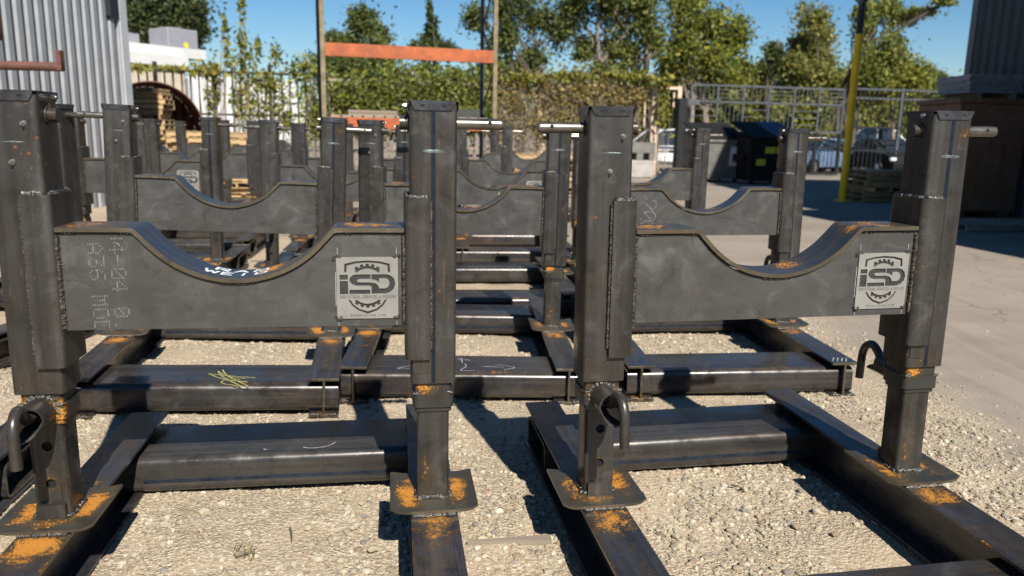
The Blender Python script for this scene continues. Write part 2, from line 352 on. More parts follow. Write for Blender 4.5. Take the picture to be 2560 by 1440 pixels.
    m = MB(); m.prism(rrect(-.062, .062, -.062, .062, .012), .560, .576, 'z', hole=rrect(-.0556, .0556, -.0556, .0556, .012)); G['ring'] = m.mesh('collar_ring', M['collar'])
    m = MB()
    for x in (-.058, .058): m.blob((x, .068, .629), .010, (1.2, .7, .6)); m.blob((x, -.068, .629), .010, (1.2, .7, .6))
    G['tack'] = m.mesh('tack_weld', M['beads'])
    # lock pipe with oblique end and the hooked pin inside it (front face)
    m = MB(); n = 20; z0 = .607; R = .046; yy = lambda a: -.172 - .072 * max(0, -math.sin(a)) ** .7 + .012 * math.cos(a)
    vo = [(R * math.cos(2 * math.pi * i / n), -.064, z0 + R * math.sin(2 * math.pi * i / n)) for i in range(n)]
    ve = [(R * math.cos(2 * math.pi * i / n), yy(2 * math.pi * i / n), z0 + R * math.sin(2 * math.pi * i / n)) for i in range(n)]
    Ri = R - .006
    vi = [(Ri * math.cos(2 * math.pi * i / n), yy(2 * math.pi * i / n), z0 + Ri * math.sin(2 * math.pi * i / n)) for i in range(n)]
    vb = [(Ri * math.cos(2 * math.pi * i / n), -.066, z0 + Ri * math.sin(2 * math.pi * i / n)) for i in range(n)]
    keep = [i for i in range(n)]
    F = []
    for i in range(n): j = (i + 1) % n; F += [(i, n + i, n + j, j), (n + i, 2 * n + i, 2 * n + j, n + j), (2 * n + i, 3 * n + i, 3 * n + j, 2 * n + j)]
    F.append(tuple(3 * n + i for i in range(n)))
    m.add(vo + ve + vi + vb, F); G['lock_pipe'] = m.mesh('lock_pipe', M['collar'])
    m = MB()
    for i in range(12):
        t0 = math.radians(-10 + i * 18); m.blob((.050 * math.cos(t0), -.067, z0 + .050 * math.sin(t0)), .009, (1, .7, 1))
    G['pipe_weld'] = m.mesh('weld_bead', M['beads'])
    m = MB(); z1 = z0 + .005; path = [(0, -.07, z1), (0, -.16, z1), (0, -.19, z1 + .006)]
    for i in range(9):
        t = math.radians(150 - 20 * i); path.append((0, -.235 + .042 * -math.cos(math.radians(180) - t) * -1 * -1, z1))
    path = [(0, -.07, z1), (0, -.15, z1), (0, -.182, z1 + .010), (.003, -.203, z1 + .036), (.006, -.235, z1 + .054), (.010, -.266, z1 + .040), (.012, -.282, z1 + .010), (.013, -.286, z1 - .03), (.014, -.288, z1 - .105)]
    sm = []
    for i in range(len(path) - 1):
        for k in range(3):
            t = k / 3; p = [Vector(path[max(i - 1, 0)]), Vector(path[i]), Vector(path[i + 1]), Vector(path[min(i + 2, len(path) - 1)])]
            sm.append(.5 * ((2 * p[1]) + (-p[0] + p[2]) * t + (2 * p[0] - 5 * p[1] + 4 * p[2] - p[3]) * t * t + (-p[0] + 3 * p[1] - 3 * p[2] + p[3]) * t ** 3))
    sm.append(Vector(path[-1])); m.tube(sm, .0165, 12); G['hook_pin'] = m.mesh('hook_pin', M['hook'])
    # cap: top sheet with four folded tabs with oval slots
    m = MB(); e = A + .0035; zt = 1.5985; r = .012
    m.prism(rrect(-e + .001, e - .001, -e + .001, e - .001, r), zt - .003, zt, 'z')
    def tab(fn):
        q = [(-e + .006, zt - .001), (e - .006, zt - .001), (e - .020, zt - .030), (-e + .020, zt - .030)]
        vs = [fn(x, z, 0) for x, z in q] + [fn(x, z, .0026) for x, z in q]
        m.add(vs, [(0, 1, 2, 3), (7, 6, 5, 4), (0, 4, 5, 1), (1, 5, 6, 2), (2, 6, 7, 3), (3, 7, 4, 0)])
    for fn in (lambda x, z, t: (x, -e - t + .001, z), lambda x, z, t: (-x, e + t - .001, z), lambda x, z, t: (e + t - .001, x, z), lambda x, z, t: (-e - t + .001, -x, z)): tab(fn)
    G['post_cap'] = m.mesh('post_cap', M['beam'])
    m = MB()
    for s_ in (-1, 1):
        for x in (-.034, .034): m.prism([(x + .0075 * math.cos(t), zt - .0155 + .0042 * math.sin(t)) for t in np.linspace(0, 2 * math.pi, 11)[:-1]], s_ * (e + .0005), s_ * (e + .0020), 'y')
    G['cap_slot'] = m.mesh('cap_slot', M['hole'])
    m = MB(); m.cyl((e, .03, zt - .016), (e + .012, .03, zt - .016), .009, n=6); m.cyl((e + .012, .03, zt - .016), (e + .017, .03, zt - .016), .005, n=8); G['cap_bolt'] = m.mesh('cap_bolt', M['zinc'])
    # cross pin with washers, head and cross hole
    m = MB(); z = 1.529; m.cyl((-.226, 0, z), (.09, 0, z), .0185, n=20); m.cyl((-.232, 0, z), (-.226, 0, z), .0165, .0185, n=20); G['cross_pin'] = m.mesh('cross_pin', M['pin'])
    m = MB(); m.cyl((.0765, 0, z), (.082, 0, z), .030, n=20); m.cyl((.082, 0, z), (.106, 0, z), .0225, n=20); m.cyl((.084, -.004, z + .02), (.084, -.004, z + .036), .003, n=6); G['pin_head'] = m.mesh('pin_head', M['hook'])
    m = MB(); m.cyl((-.188, -.0192, z + .004), (-.188, .0192, z + .004), .0062, n=12); m.cyl((-.196, -.006, z - .0192), (-.196, -.004, z + .0192), .0062, n=12); G['pin_hole'] = m.mesh('pin_hole', M['hole'])
    m = MB()
    for s_ in (1,): m.cyl((-.0765, 0, z), (-.079, 0, z), .028, n=18)
    G['washer'] = m.mesh('washer', M['beam'])
    # face bolts
    m = MB(); m.cyl((0, -A, 0), (0, -A - .002, 0), .0085, n=14); m.cyl((0, -A - .002, 0), (0, -A - .008, 0), .0068, n=6); m.cyl((0, -A - .008, 0), (0, -A - .020, 0), .0040, n=8); G['bolt'] = m.mesh('bolt', M['zinc'])
    # seam stripe and plug weld on the back face
    m = MB(); m.box(-.0070, .0070, A - .001, A + .0007, .668, 1.565); G['seam'] = m.mesh('seam_or_glint_strip', M['seam'])
    m = MB(); m.blob((0, A, 1.441), .012, (3.6, .16, .55)); G['plug'] = m.mesh('plug_weld', M['scorch'])
    m = MB(); m.blob((0, -A, 1.449), .010, (4.0, .10, .22)); G['plugf'] = m.mesh('plug_weld', M['scorch'])
    # corner channel wrapping the inner side (+x)
    oc = []; ic = []; o, tk, x0 = .0945, .0165, .010
    rr = rrect(-o, o, -o, o, .020, 5)
    right = [p for p in rr if p[0] > .02]
    right.sort(key=lambda p: math.atan2(p[1], p[0]))
    oc = [(x0, -o)] + right + [(x0, o)]; ir = [(p[0] - tk * (1 if p[0] > o - .019 else 0), p[1]) for p in right]
    i2 = o - tk; rr2 = [p for p in rrect(-i2, i2, -i2, i2, .010, 5) if p[0] > .02]; rr2.sort(key=lambda p: math.atan2(p[1], p[0]))
    ic = [(x0, -i2)] + rr2 + [(x0, i2)]
    m = MB(); n = len(oc); z0, z1 = .754, 1.294
    vs = [(p[0], p[1], z0) for p in oc] + [(p[0], p[1], z1) for p in oc] + [(p[0], p[1], z0) for p in ic] + [(p[0], p[1], z1) for p in ic]
    fs = []
    for i in range(n - 1): fs += [(i, i + 1, n + i + 1, n + i), (2 * n + i + 1, 2 * n + i, 3 * n + i, 3 * n + i + 1), (i + 1, i, 2 * n + i, 2 * n + i + 1), (n + i, n + i + 1, 3 * n + i + 1, 3 * n + i)]
    fs += [(0, n, 3 * n, 2 * n), (n - 1, 3 * n - 1, 4 * n - 1, 2 * n - 1)]
    m.add(vs, fs); G['channel'] = m.mesh('corner_channel', M['tube'])
    m = MB()
    for s_ in (-1, 1):
        m.bead((x0 - .003, s_ * (A + .006), z0 + .03), (x0 - .003, s_ * (A + .006), z1 - .01), .0065)
    G['chan_weld'] = m.mesh('weld_bead', M['bead'])
    m = MB()
    for s_ in (-1, 1): m.bead((x0 + .004, s_ * (A + .010), z1 + .002), (.078, s_ * (A + .010), z1 + .002), .009)
    m.bead((A + .010, -.078, z1 + .002), (A + .010, .078, z1 + .002), .008); G['top_weld'] = m.mesh('weld_bead', M['beads'])
    # saddle
    low = offset(FC, .014)
    m = MB(); n = len(FC); Y = .085; rnd = .003
    vs = [(x, -Y, z) for x, z in FC] + [(x, Y, z) for x, z in FC] + [(x, -Y, z) for x, z in low] + [(x, Y, z) for x, z in low]
    fs = []
    for i in range(n - 1): fs += [(i, i + 1, n + i + 1, n + i), (2 * n + i + 1, 2 * n + i, 3 * n + i, 3 * n + i + 1), (i + 1, i, 2 * n + i, 2 * n + i + 1), (n + i, n + i + 1, 3 * n + i + 1, 3 * n + i)]
    fs += [(0, n, 3 * n, 2 * n), (n - 1, 3 * n - 1, 4 * n - 1, 2 * n - 1)]
    ei = [k_ for k_ in range(len(fs)) if k_ % 4 in (2, 3) and k_ < 4 * (n - 1)]
    m.add(vs, fs)
    for k_ in ei: m.m[k_] = 1
    G['flange'] = m.mesh('saddle_flange', [M['flange'], M['cut']], 25)
    for key, y0, y1 in (('splate', -.073, -.062), ('splate_back', .062, .073)):
        m = MB(); top = [(max(-.523, min(.523, x)), z - .0055) for x, z in low]; N = len(top)
        prof = [(-.523, .871)] + [(.523, .871)] + top[::-1]
        # quads strip so no big n-gon
        for yy_, flip in ((y0, 0), (y1, 1)):
            vs = [(x, yy_, .871) for x, z in top] + [(x, yy_, z) for x, z in top]
            m.add(vs, [((i, i + 1, N + i + 1, N + i) if not flip else (N + i, N + i + 1, i + 1, i)) for i in range(N - 1)])
        vs = [(x, y0, .871) for x, z in top] + [(x, y1, .871) for x, z in top] + [(x, y0, z) for x, z in top] + [(x, y1, z) for x, z in top]
        m.add(vs, [(N + i, N + i + 1, i + 1, i) for i in range(N - 1)] + [(2 * N + i, 2 * N + i + 1, 3 * N + i + 1, 3 * N + i) for i in range(N - 1)])
        G[key] = m.mesh('saddle_plate', M['saddle'], 25)
    m = MB()
    for x in (-.5235, .5235):
        m.bead((x, -.078, .875), (x, -.078, 1.172), .0075); m.bead((x, .078, .875), (x, .078, 1.172), .0075)
    G['end_weld'] = m.mesh('weld_bead', M['bead'])
    m = MB()
    for xa, xb in ((-.52, -.47), (-.35, -.305), (.305, .36), (.47, .52), (-.06, .06)):
        q = [(x, fz(x) - .017) for x in np.linspace(xa, xb, 6)]
        for a, b in zip(q[:-1], q[1:]): m.bead((a[0], -.0755, a[1]), (b[0], -.0755, b[1]), .006)
    G['flange_weld'] = m.mesh('weld_bead', M['bead'])
    # web/bottom stiffener welds at the beam ends
    m = MB()
    for s_ in (-1, 1): m.bead((s_ * .02, -.194, .016), (s_ * .07, -.194, .016), .008)
    G['beam_weld'] = m.mesh('weld_bead', M['beads'])

def nameplate_mesh():
    W2, H2 = .0985, .102
    cu = bpy.data.curves.new('np', 'CURVE'); cu.dimensions = '2D'; cu.fill_mode = 'BOTH'; cu.extrude = .0022
    def poly(pts):
        s = cu.splines.new('POLY'); s.points.add(len(pts) - 1); s.use_cyclic_u = True
        for p, q in zip(s.points, pts): p.co = (q[0], q[1], 0, 1)
    # photo-plate coordinates: 0..1 across, 0..1 down
    def T(q): return [((x - .5) * 2 * W2, (.5 - y) * 2 * H2) for x, y in q]
    poly([(-W2, -H2), (W2, -H2), (W2, H2), (-W2, H2)])
    arc = lambda cx, cy, r, a, b, n: [(cx + r * math.cos(math.radians(t)), cy - r * math.sin(math.radians(t))) for t in np.linspace(a, b, n)]
    # shield top bracket
    poly(T([(.125, .245), (.13, .11), (.30, .07), (.5, .055), (.70, .07), (.865, .11), (.875, .245), (.835, .245), (.828, .14), (.69, .103), (.5, .09), (.31, .103), (.17, .14), (.163, .245)]))
    # shield bottom point
    poly(T([(.22, .695), (.27, .77), (.36, .84), (.5, .885), (.64, .84), (.73, .77), (.78, .695), (.815, .695), (.755, .79), (.655, .87), (.5, .925), (.345, .87), (.245, .79), (.185, .695)]))
    # gear: upper and lower arc with teeth
    def gear(a0, a1, sgn):
        o = []; n = 5; cx, cy = .5, .50
        for k in range(n):
            m_ = a0 + (a1 - a0) * (k + .5) / n; d = (a1 - a0) / n
            for t, r in ((m_ - d * .5, .357), (m_ - d * .32, .357), (m_ - d * .24, .394), (m_ + d * .24, .394), (m_ + d * .32, .357), (m_ + d * .5, .357)):
                o.append((cx + r * .93 * math.cos(math.radians(t)), cy - r * math.sin(math.radians(t))))
        inn = [(cx + .312 * .93 * math.cos(math.radians(t)), cy - .312 * math.sin(math.radians(t))) for t in np.linspace(a1, a0, 12)]
        poly(T(o + inn))
    gear(52, 128, 1)
    def gear2():
        o = []; n = 5; cx, cy = .5, .435; a0, a1 = -129, -51
        for k in range(n):
            m_ = a0 + (a1 - a0) * (k + .5) / n; d = (a1 - a0) / n
            for t, r in ((m_ - d * .5, .362), (m_ - d * .32, .362), (m_ - d * .24, .395), (m_ + d * .24, .395), (m_ + d * .32, .362), (m_ + d * .5, .362)):
                o.append((cx + r * .93 * math.cos(math.radians(t)), cy - r * math.sin(math.radians(t))))
        inn = [(cx + .322 * .93 * math.cos(math.radians(t)), cy - .322 * math.sin(math.radians(t))) for t in np.linspace(a1, a0, 12)]
        poly(T(o + inn))
    gear2()
    # letters i S D
    poly(T([(.05, .285), (.185, .285), (.185, .365), (.05, .365)])); poly(T([(.05, .385), (.185, .385), (.185, .60), (.05, .60)]))
    poly(T([(.55, .28), (.55, .355), (.39, .355), (.345, .362), (.325, .383), (.345, .405), (.39, .41), (.56, .41), (.64, .43), (.685, .48), (.69, .51), (.79, .51), (.835, .49), (.86, .44), (.855, .395), (.83, .36), (.79, .345), (.69, .345), (.69, .41), (.665, .39), (.62, .37), (.565, .36),
             (.565, .28), (.80, .28), (.88, .30), (.935, .35), (.955, .43), (.935, .51), (.88, .565), (.80, .595), (.565, .595), (.565, .48), (.52, .465), (.33, .465), (.25, .44), (.205, .385), (.215, .33), (.27, .29), (.33, .28)]))
    poly(T([(.205, .53), (.545, .53), (.545, .598), (.205, .598)]))
    for txt, cy, wd, ht in (('INDUSTRIAL SERVICES & DESIGN', .645, .90, .058), ('WWW.ISDFAB.COM', .950, .58, .044)):
        tc = bpy.data.curves.new('t', 'FONT'); tc.body = txt; tc.align_x = 'CENTER'; tc.align_y = 'CENTER'; tc.size = 1; tc.space_character = 1.16; tc.offset = .04
        to = bpy.data.objects.new('t', tc); COL.objects.link(to)
        for q in bpy.context.selected_objects: q.select_set(False)
        to.select_set(True); bpy.context.view_layer.objects.active = to; bpy.ops.object.convert(target='CURVE')
        co = [[p.co.copy() for p in s.bezier_points] for s in to.data.splines]
        al = np.array([tuple(p) for s in co for p in s]); mn, mx = al.min(0), al.max(0)
        for s in co:
            if len(s) < 3: continue
            poly([(((p.x - (mn[0] + mx[0]) / 2) / (mx[0] - mn[0])) * wd * 2 * W2, (.5 - cy) * 2 * H2 + ((p.y - (mn[1] + mx[1]) / 2) / (mx[1] - mn[1])) * ht * 2 * H2) for p in s])
        bpy.data.objects.remove(to)
    ob = bpy.data.objects.new('np', cu); COL.objects.link(ob); dg = bpy.context.evaluated_depsgraph_get()
    me = bpy.data.meshes.new_from_object(ob.evaluated_get(dg)); bpy.data.objects.remove(ob)
    me.name = 'nameplate'; me.materials.clear(); me.materials.append(M['name'])
    for p in me.polygons: p.use_smooth = False; p.material_index = 0
    me.transform(Matrix(((1, 0, 0, .406), (0, 0, 1, -.0761), (0, 1, 0, .998), (0, 0, 0, 1)))); me.flip_normals() if False else None
    me.update(); return me

def text_on_flange(lines):
    m = MB()
    return m

STANDS = []
GRP = 'saddle stands standing in rows on the gravel'
def stand(label, x, y, th, z=0, k=0, detail=2, plate=False, hookflip=0):
    root = empty('saddle_stand', (x, y, z), 0, label, 'steel stand', GRP); root.rotation_euler = (0, -math.atan(k), th)
    STANDS.append((x, y, th, z, k))
    for s_ in (-1, 1):
        rot = (0, 0, 0 if s_ < 0 else math.pi); P = (s_ * PB, 0, 0)
        b = link('runner_beam', G['runner_beam'], root, P)
        op = link('outer_post', G['outer_post'], root, P, rot)
        ip = link('inner_post', G['inner_post'], root, P, rot)
        bp = link('base_plate', G['base_plate'], root, P, rot)
        cl = link('locking_collar', G['collar'], root, P, rot)
        link('collar_band', G['band'], cl); link('collar_ring', G['ring'], cl)
        link('lock_pipe', G['lock_pipe'], cl); link('hook_pin', G['hook_pin'], cl, (0, 0, 0))
        link('bore_shade_lining', G['bore'], ip)
        link('post_cap', G['post_cap'], op); link('cross_pin', G['cross_pin'], op); link('pin_head', G['pin_head'], op); link('corner_channel', G['channel'], op)
        link('bolt', G['bolt'], op, (.038, 0, 1.503)); link('bolt', G['bolt'], op, (-.003, 0, 1.390))
        link('weld_bead', G['top_weld'], op)
        if detail > 0:
            link('plug_weld', G['plug'], op); link('seam_or_glint_strip', G['seam'], op); link('cap_bolt', G['cap_bolt'], op); link('weld_bead', G['plate_weld'], bp); link('pin_hole', G['pin_hole'], op)
        if detail > 1:
            link('weld_bead', G['chan_weld'], op); link('cap_slot', G['cap_slot'], op); link('washer', G['washer'], op); link('tack_weld', G['tack'], cl); link('weld_bead', G['pipe_weld'], cl)
            link('rounded_patch', G['patch'], op); link('plug_weld', G['plugf'], op)
            for e in (-1, 1): link('weld_bead', G['beam_weld'], b, (0, e * .78, 0), (0, 0, 0 if e < 0 else math.pi))
    for s_ in (-1, 1):
        ct = link('cross_tube', G['cross_tube'], root, (0, s_ * .735, 0), (0, 0, 0 if s_ < 0 else math.pi))
        if detail > 1: link('seam_or_glint_strip', G['groove_glint'], ct)
    sp = link('saddle_plate', G['splate'], root); link('saddle_plate', G['splate_back'], root); fl = link('saddle_flange', G['flange'], root)
    if detail > 0: link('weld_bead', G['end_weld'], sp); link('weld_bead', G['flange_weld'], fl)
    if plate:
        npo = link('nameplate', G['nameplate'], root); npo['label'] = 'pale steel nameplate cut with a gear shield emblem, iSD and INDUSTRIAL SERVICES & DESIGN'
        tw = link('tack_weld', G['np_tack'], npo); link('recess_shade_sheet', G['np_back'], npo)
    return root, sp, fl
# ------------------------------------------------------------------ ground
SPEC = [  # label, x, y, heading, z, tilt, detail, nameplate
 ('near steel saddle stand with white RAM WEID paint and dotted stencil, left of picture', -.8855, 2.4956, .1528, .019, -.001, 2, 1),
 ('near steel saddle stand at right with a nameplate, beside the open yard', .9319, 2.7653, .1674, .021, .011, 2, 1),
 ('steel saddle stand behind the RAM WEID one, yellow chalk scribble on its front tube', -1.7955, 4.8088, .1874, .017, -.039, 2, 0),
 ('steel saddle stand in the middle of the second row, chalk arrows on its front tube', -.3426, 5.2287, .0667, -.022, -.011, 2, 0),
 ('second-row steel saddle stand at right with large dotted stencil figures, white-painted weld', 1.3224, 5.4055, .0765, -.022, .013, 2, 0),
 ('steel saddle stand at the left edge with only its base beams showing', -2.605, 2.230, .15, .02, 0, 2, 0),
 ('steel saddle stand at far left in the second row, mostly hidden behind the nearest post', -3.67, 5.395, -.17, .05, 0, 2, 0),
 ('third-row steel saddle stand at left with a nameplate, seen over the scribbled stand', -3.5136, 7.4476, .11, .011, -.006, 1, 1),
 ('third-row steel saddle stand left of centre, bolted post just right of the long joined pins', -1.6878, 7.4049, .116, -.021, -.018, 1, 0),
 ('third-row steel saddle stand in the centre with yellow chalk letters on its saddle', -.20, 7.30, .10, -.02, 0, 1, 1),
 ('third-row steel saddle stand at right, in front of the dumpsters', 1.2845, 8.0, .1467, -.003, 0, 1, 0),
 ('fourth-row steel saddle stand at left, in front of the pallet stack', -3.92, 9.95, .12, 0, 0, 0, 0),
 ('fourth-row steel saddle stand left of centre, rust-spotted bolted post', -1.97, 9.55, .12, -.02, 0, 0, 0),
 ('fourth-row steel saddle stand in the centre, its curve showing above the yellow chalk letters', -.06, 9.95, .10, -.02, 0, 0, 0),
 ('fifth-row steel saddle stand at far left, before the big brown pipe', -5.10, 12.1, .12, .02, 0, 0, 0),
 ('fifth-row steel saddle stand left of centre, below the orange rack beam', -3.19, 12.1, .12, 0, 0, 0, 0),
 ('fifth-row steel saddle stand in the centre, right post near the rack upright', -.73, 12.1, .12, 0, 0, 0, 0),
 ('rearmost steel saddle stand at left, before the big brown pipe', -5.4, 14.3, .12, 0, 0, 0, 0),
 ('rearmost steel saddle stand in the centre, in front of the lumber pile', .25, 14.3, .12, 0, 0, 0, 0),
]
SP = np.array([s[1:6] for s in SPEC])
def gz(X, Y):                               # ground height follows the stands' feet gently
    X = np.asarray(X, float); Y = np.asarray(Y, float)
    wsum = np.full(X.shape, .02); acc = np.zeros(X.shape)
    for x, y, t, z, k in SP:
        d2 = ((X - x) ** 2 + (Y - y) ** 2) / .9; ww = np.exp(-d2); lx = np.clip((X - x) * math.cos(t) + (Y - y) * math.sin(t), -.7, .7)
        acc += ww * (z + k * lx - .004); wsum += ww
    return acc / wsum
def vnoise(X, Y, sc_, seed=0):
    X = np.asarray(X) / sc_; Y = np.asarray(Y) / sc_; xi = np.floor(X).astype(int); yi = np.floor(Y).astype(int); fx = X - xi; fy = Y - yi
    h = lambda a, b: np.modf(np.abs(np.sin(a * 127.1 + b * 311.7 + seed * 74.7) * 43758.5453))[0]
    fx = fx * fx * (3 - 2 * fx); fy = fy * fy * (3 - 2 * fy)
    return (h(xi, yi) * (1 - fx) + h(xi + 1, yi) * fx) * (1 - fy) + (h(xi, yi + 1) * (1 - fx) + h(xi + 1, yi + 1) * fx) * fy
def edge_x(Y): return np.minimum(2.45 + .02 * np.asarray(Y), 7.7 - .75 * np.asarray(Y)) + .35 * (vnoise(np.asarray(Y) * 0 + 3, Y, 1.1) - .5)   # where gravel gives way to the hard yard
def axis(a, b, step, lo, hi):
    c = [a]; s = step
    while c[0] > lo: s *= 1.35; c.insert(0, c[0] - s)
    q = list(np.arange(a + step, b, step)); s = step; d = b
    while d < hi: q.append(d); s *= 1.35; d += s
    return np.array(c + q + [hi])
xs = axis(-3.6, 3.6, .03, -420, 420); ys = axis(1.2, 7.0, .03, -60, 780)
GX, GY = np.meshgrid(xs, ys); fade = 1 / (1 + (np.maximum(0, np.hypot(GX, GY - 3) - 6) / 4) ** 2)
grav = 1 / (1 + np.exp((GX - edge_x(GY)) * 7))
GZ = gz(GX, GY) + fade * ((vnoise(GX, GY, .5, 1) - .5) * .026 + (vnoise(GX, GY, .17, 2) - .5) * .012 * (.3 + .7 * grav) + (vnoise(GX, GY, .07, 3) - .5) * .007 * grav)
nx_, ny_ = len(xs), len(ys)
verts = np.stack([GX, GY, GZ], -1).reshape(-1, 3)
ii = (np.arange(ny_ - 1)[:, None] * nx_ + np.arange(nx_ - 1)[None]).reshape(-1)
quads = np.stack([ii, ii + 1, ii + nx_ + 1, ii + nx_], -1)
def npmesh(name, v, f, mats, smooth=True, col=None, colname='Col'):
    me = bpy.data.meshes.new(name); k = f.shape[1]
    me.vertices.add(len(v)); me.vertices.foreach_set('co', v.astype(np.float32).ravel())
    me.loops.add(f.size); me.loops.foreach_set('vertex_index', f.astype(np.int32).ravel())
    me.polygons.add(len(f)); me.polygons.foreach_set('loop_start', (np.arange(len(f)) * k).astype(np.int32))
    me.polygons.foreach_set('use_smooth', np.full(len(f), smooth))
    if col is not None:
        a = me.color_attributes.new(colname, 'FLOAT_COLOR', 'POINT'); a.data.foreach_set('color', np.concatenate([col, np.ones((len(col), 1))], 1).astype(np.float32).ravel())
    for m in (mats if isinstance(mats, (list, tuple)) else [mats]): me.materials.append(m)
    me.update(calc_edges=True); me.validate(); return me

def ground_mat():
    t = NT('gravel_and_dusty_yard'); c = t.coord(False); sp = t.n('ShaderNodeSeparateXYZ'); t.l(c, sp.inputs[0])
    cn = t.n('ShaderNodeCombineXYZ'); t.l(sp.outputs[0], cn.inputs[0]); t.l(sp.outputs[1], cn.inputs[1]); v = cn.outputs[0]
    wob = t.math('MULTIPLY', t.math('SUBTRACT', t.noise(v, 1.3, 5), .5), 1.6)
    lim = t.math('MINIMUM', t.math('ADD', t.math('MULTIPLY', sp.outputs[1], .02), 2.45), t.math('SUBTRACT', 7.7, t.math('MULTIPLY', sp.outputs[1], .75))); g = t.rng(t.math('ADD', t.math('SUBTRACT', sp.outputs[0], lim), wob), -.25, .3, 1, 0)
    # limestone gravel
    def cells(s1):
        q = t.n('ShaderNodeTexVoronoi'); t.l(v, q.inputs['Vector']); q.inputs['Scale'].default_value = s1; return q
    a, b = cells(62), cells(150)
    sa = t.n('ShaderNodeSeparateColor'); t.l(a.outputs['Color'], sa.inputs[0]); sb = t.n('ShaderNodeSeparateColor'); t.l(b.outputs['Color'], sb.inputs[0])
    pal = [(0, (0.265, 0.217, 0.142)), (.25, (0.372, 0.309, 0.212)), (.55, (0.442, 0.376, 0.265)), (.8, (0.504, 0.442, 0.328)), (.93, (0.291, 0.221, 0.151)), (1.0, (0.212, 0.195, 0.177))]
    ca = t.ramp(sa.outputs[0], pal); cb = t.ramp(sb.outputs[0], pal)
    dirt = t.mix(t.noise(v, 40, 5), (0.319, 0.256, 0.177), (0.416, 0.345, 0.243))
    pt = t.noise(v, 2.2, 4, .6)
    col = t.mix(t.rng(pt, .40, .55), dirt, cb); col = t.mix(t.rng(t.noise(v, 3.1, 3), .47, .60, 0, .9), col, ca)
    col = t.mix(t.rng(a.outputs['Distance'], .5, .8, 0, .35), col, (0.177, 0.137, 0.088))
    # hard dusty yard
    yn = t.noise(v, 1.0, 6, .62); yard = t.mix(t.rng(yn, .3, .7), (0.209, 0.192, 0.164), (0.284, 0.264, 0.229)); yard = t.mix(t.rng(t.noise(v, 120, 4), .35, .7, 0, .6), yard, (0.169, 0.157, 0.137))
    yard = t.mix(t.rng(t.voro(v, 38), .05, .14, .7, 0), yard, (0.337, 0.313, 0.264)); yard = t.mix(t.rng(t.noise(v, .23, 4), .5, .66, 0, .55), yard, (0.160, 0.150, 0.132))
    tk = t.noise(t.vmul(v, (1.6, .12, 1)), 2.2, 4, .6, .6); yard = t.mix(t.rng(tk, .54, .68, 0, .45), yard, (.165, .152, .132))
    ck = t.n('ShaderNodeTexVoronoi', feature='DISTANCE_TO_EDGE'); wv = t.n('ShaderNodeVectorMath', operation='ADD'); t.l(v, wv.inputs[0]); nz = t.n('ShaderNodeTexNoise'); t.l(v, nz.inputs['Vector']); nz.inputs['Scale'].default_value = 1.5; t.l(nz.outputs['Color'], wv.inputs[1]); t.l(wv.outputs[0], ck.inputs['Vector']); ck.inputs['Scale'].default_value = .35
    yard = t.mix(t.rng(ck.outputs[0], .0, .006, .6, 0), yard, (.10, .09, .08)); yard = t.mix(1.0, yard, (1.06, 1.0, .92), 'MULTIPLY')
    col = t.mix(g, yard, col)
    hgt = t.math('ADD', t.math('MULTIPLY', t.rng(a.outputs['Distance'], 0, .7, 1, 0), .6), t.math('MULTIPLY', t.rng(b.outputs['Distance'], 0, .7, 1, 0), .35))
    hgt = t.math('ADD', t.math('MULTIPLY', hgt, t.math('ADD', t.math('MULTIPLY', g, .9), .1)), t.math('MULTIPLY', t.noise(v, 200, 3), .25))
    hgt = t.math('MULTIPLY', hgt, t.rng(pt, .36, .56, .25, 1.0))
    t.bump(hgt, .8, .016)
    col = t.mix(t.rng(t.noise(v, .8, 4, .6), .52, .70, 0, .35), col, (.17, .14, .10)); col = t.mix(1.0, col, (1.0, .965, .955), 'MULTIPLY')
    return t.fin(col, .93, 0, .2)
M['ground'] = ground_mat()
ground = link('ground', npmesh('ground', verts, quads, M['ground']), kind='structure')

# stones: many small ones as stuff, the larger ones as pieces of the ground
def ico():
    bm = bmesh.new(); bmesh.ops.create_icosphere(bm, subdivisions=1, radius=1); v = np.array([q.co[:] for q in bm.verts]); f = np.array([[q.index for q in p.verts] for p in bm.faces]); bm.free(); return v, f
IV, IF = ico()
def stone_mat():
    t = NT('loose_limestone'); a = t.n('ShaderNodeVertexColor', layer_name='Col'); v = t.coord(False)
    col = t.mix(t.rng(t.noise(v, 150, 3), .3, .7, 0, .35), a.outputs[0], (0.189, 0.154, 0.105)); t.bump(t.noise(v, 260, 3), .5, .004); return t.fin(col, .9, 0, .25)
M['stone'] = stone_mat()
PAL = np.array([(0.350, 0.301, 0.217), (0.385, 0.336, 0.252), (0.308, 0.259, 0.182), (0.420, 0.378, 0.294), (0.252, 0.203, 0.140), (0.280, 0.217, 0.147), (0.189, 0.168, 0.147), (0.238, 0.161, 0.119), (0.364, 0.322, 0.245), (0.329, 0.280, 0.203)])
def scatter(n, x0, x1, y0, y1, smin, smax, keep):
    X = RNG.uniform(x0, x1, n); Y = y0 + (y1 - y0) * RNG.uniform(0, 1, n) ** 1.5
    k = keep(X, Y); X, Y = X[k], Y[k]; n = len(X); s = smin * (smax / smin) ** (RNG.uniform(0, 1, n) ** 1.9)
    return X, Y, s
keepg = lambda X, Y: (X < edge_x(Y) + RNG.normal(0, .16, len(X))) & (vnoise(X, Y, .45, 5) + RNG.uniform(-.22, .22, len(X)) > .36) & (np.abs(X) < Y * .78 + .25)
X, Y, S_ = scatter(105000, -3.3, 4.2, 1.15, 7.5, .0050, .019, keepg)
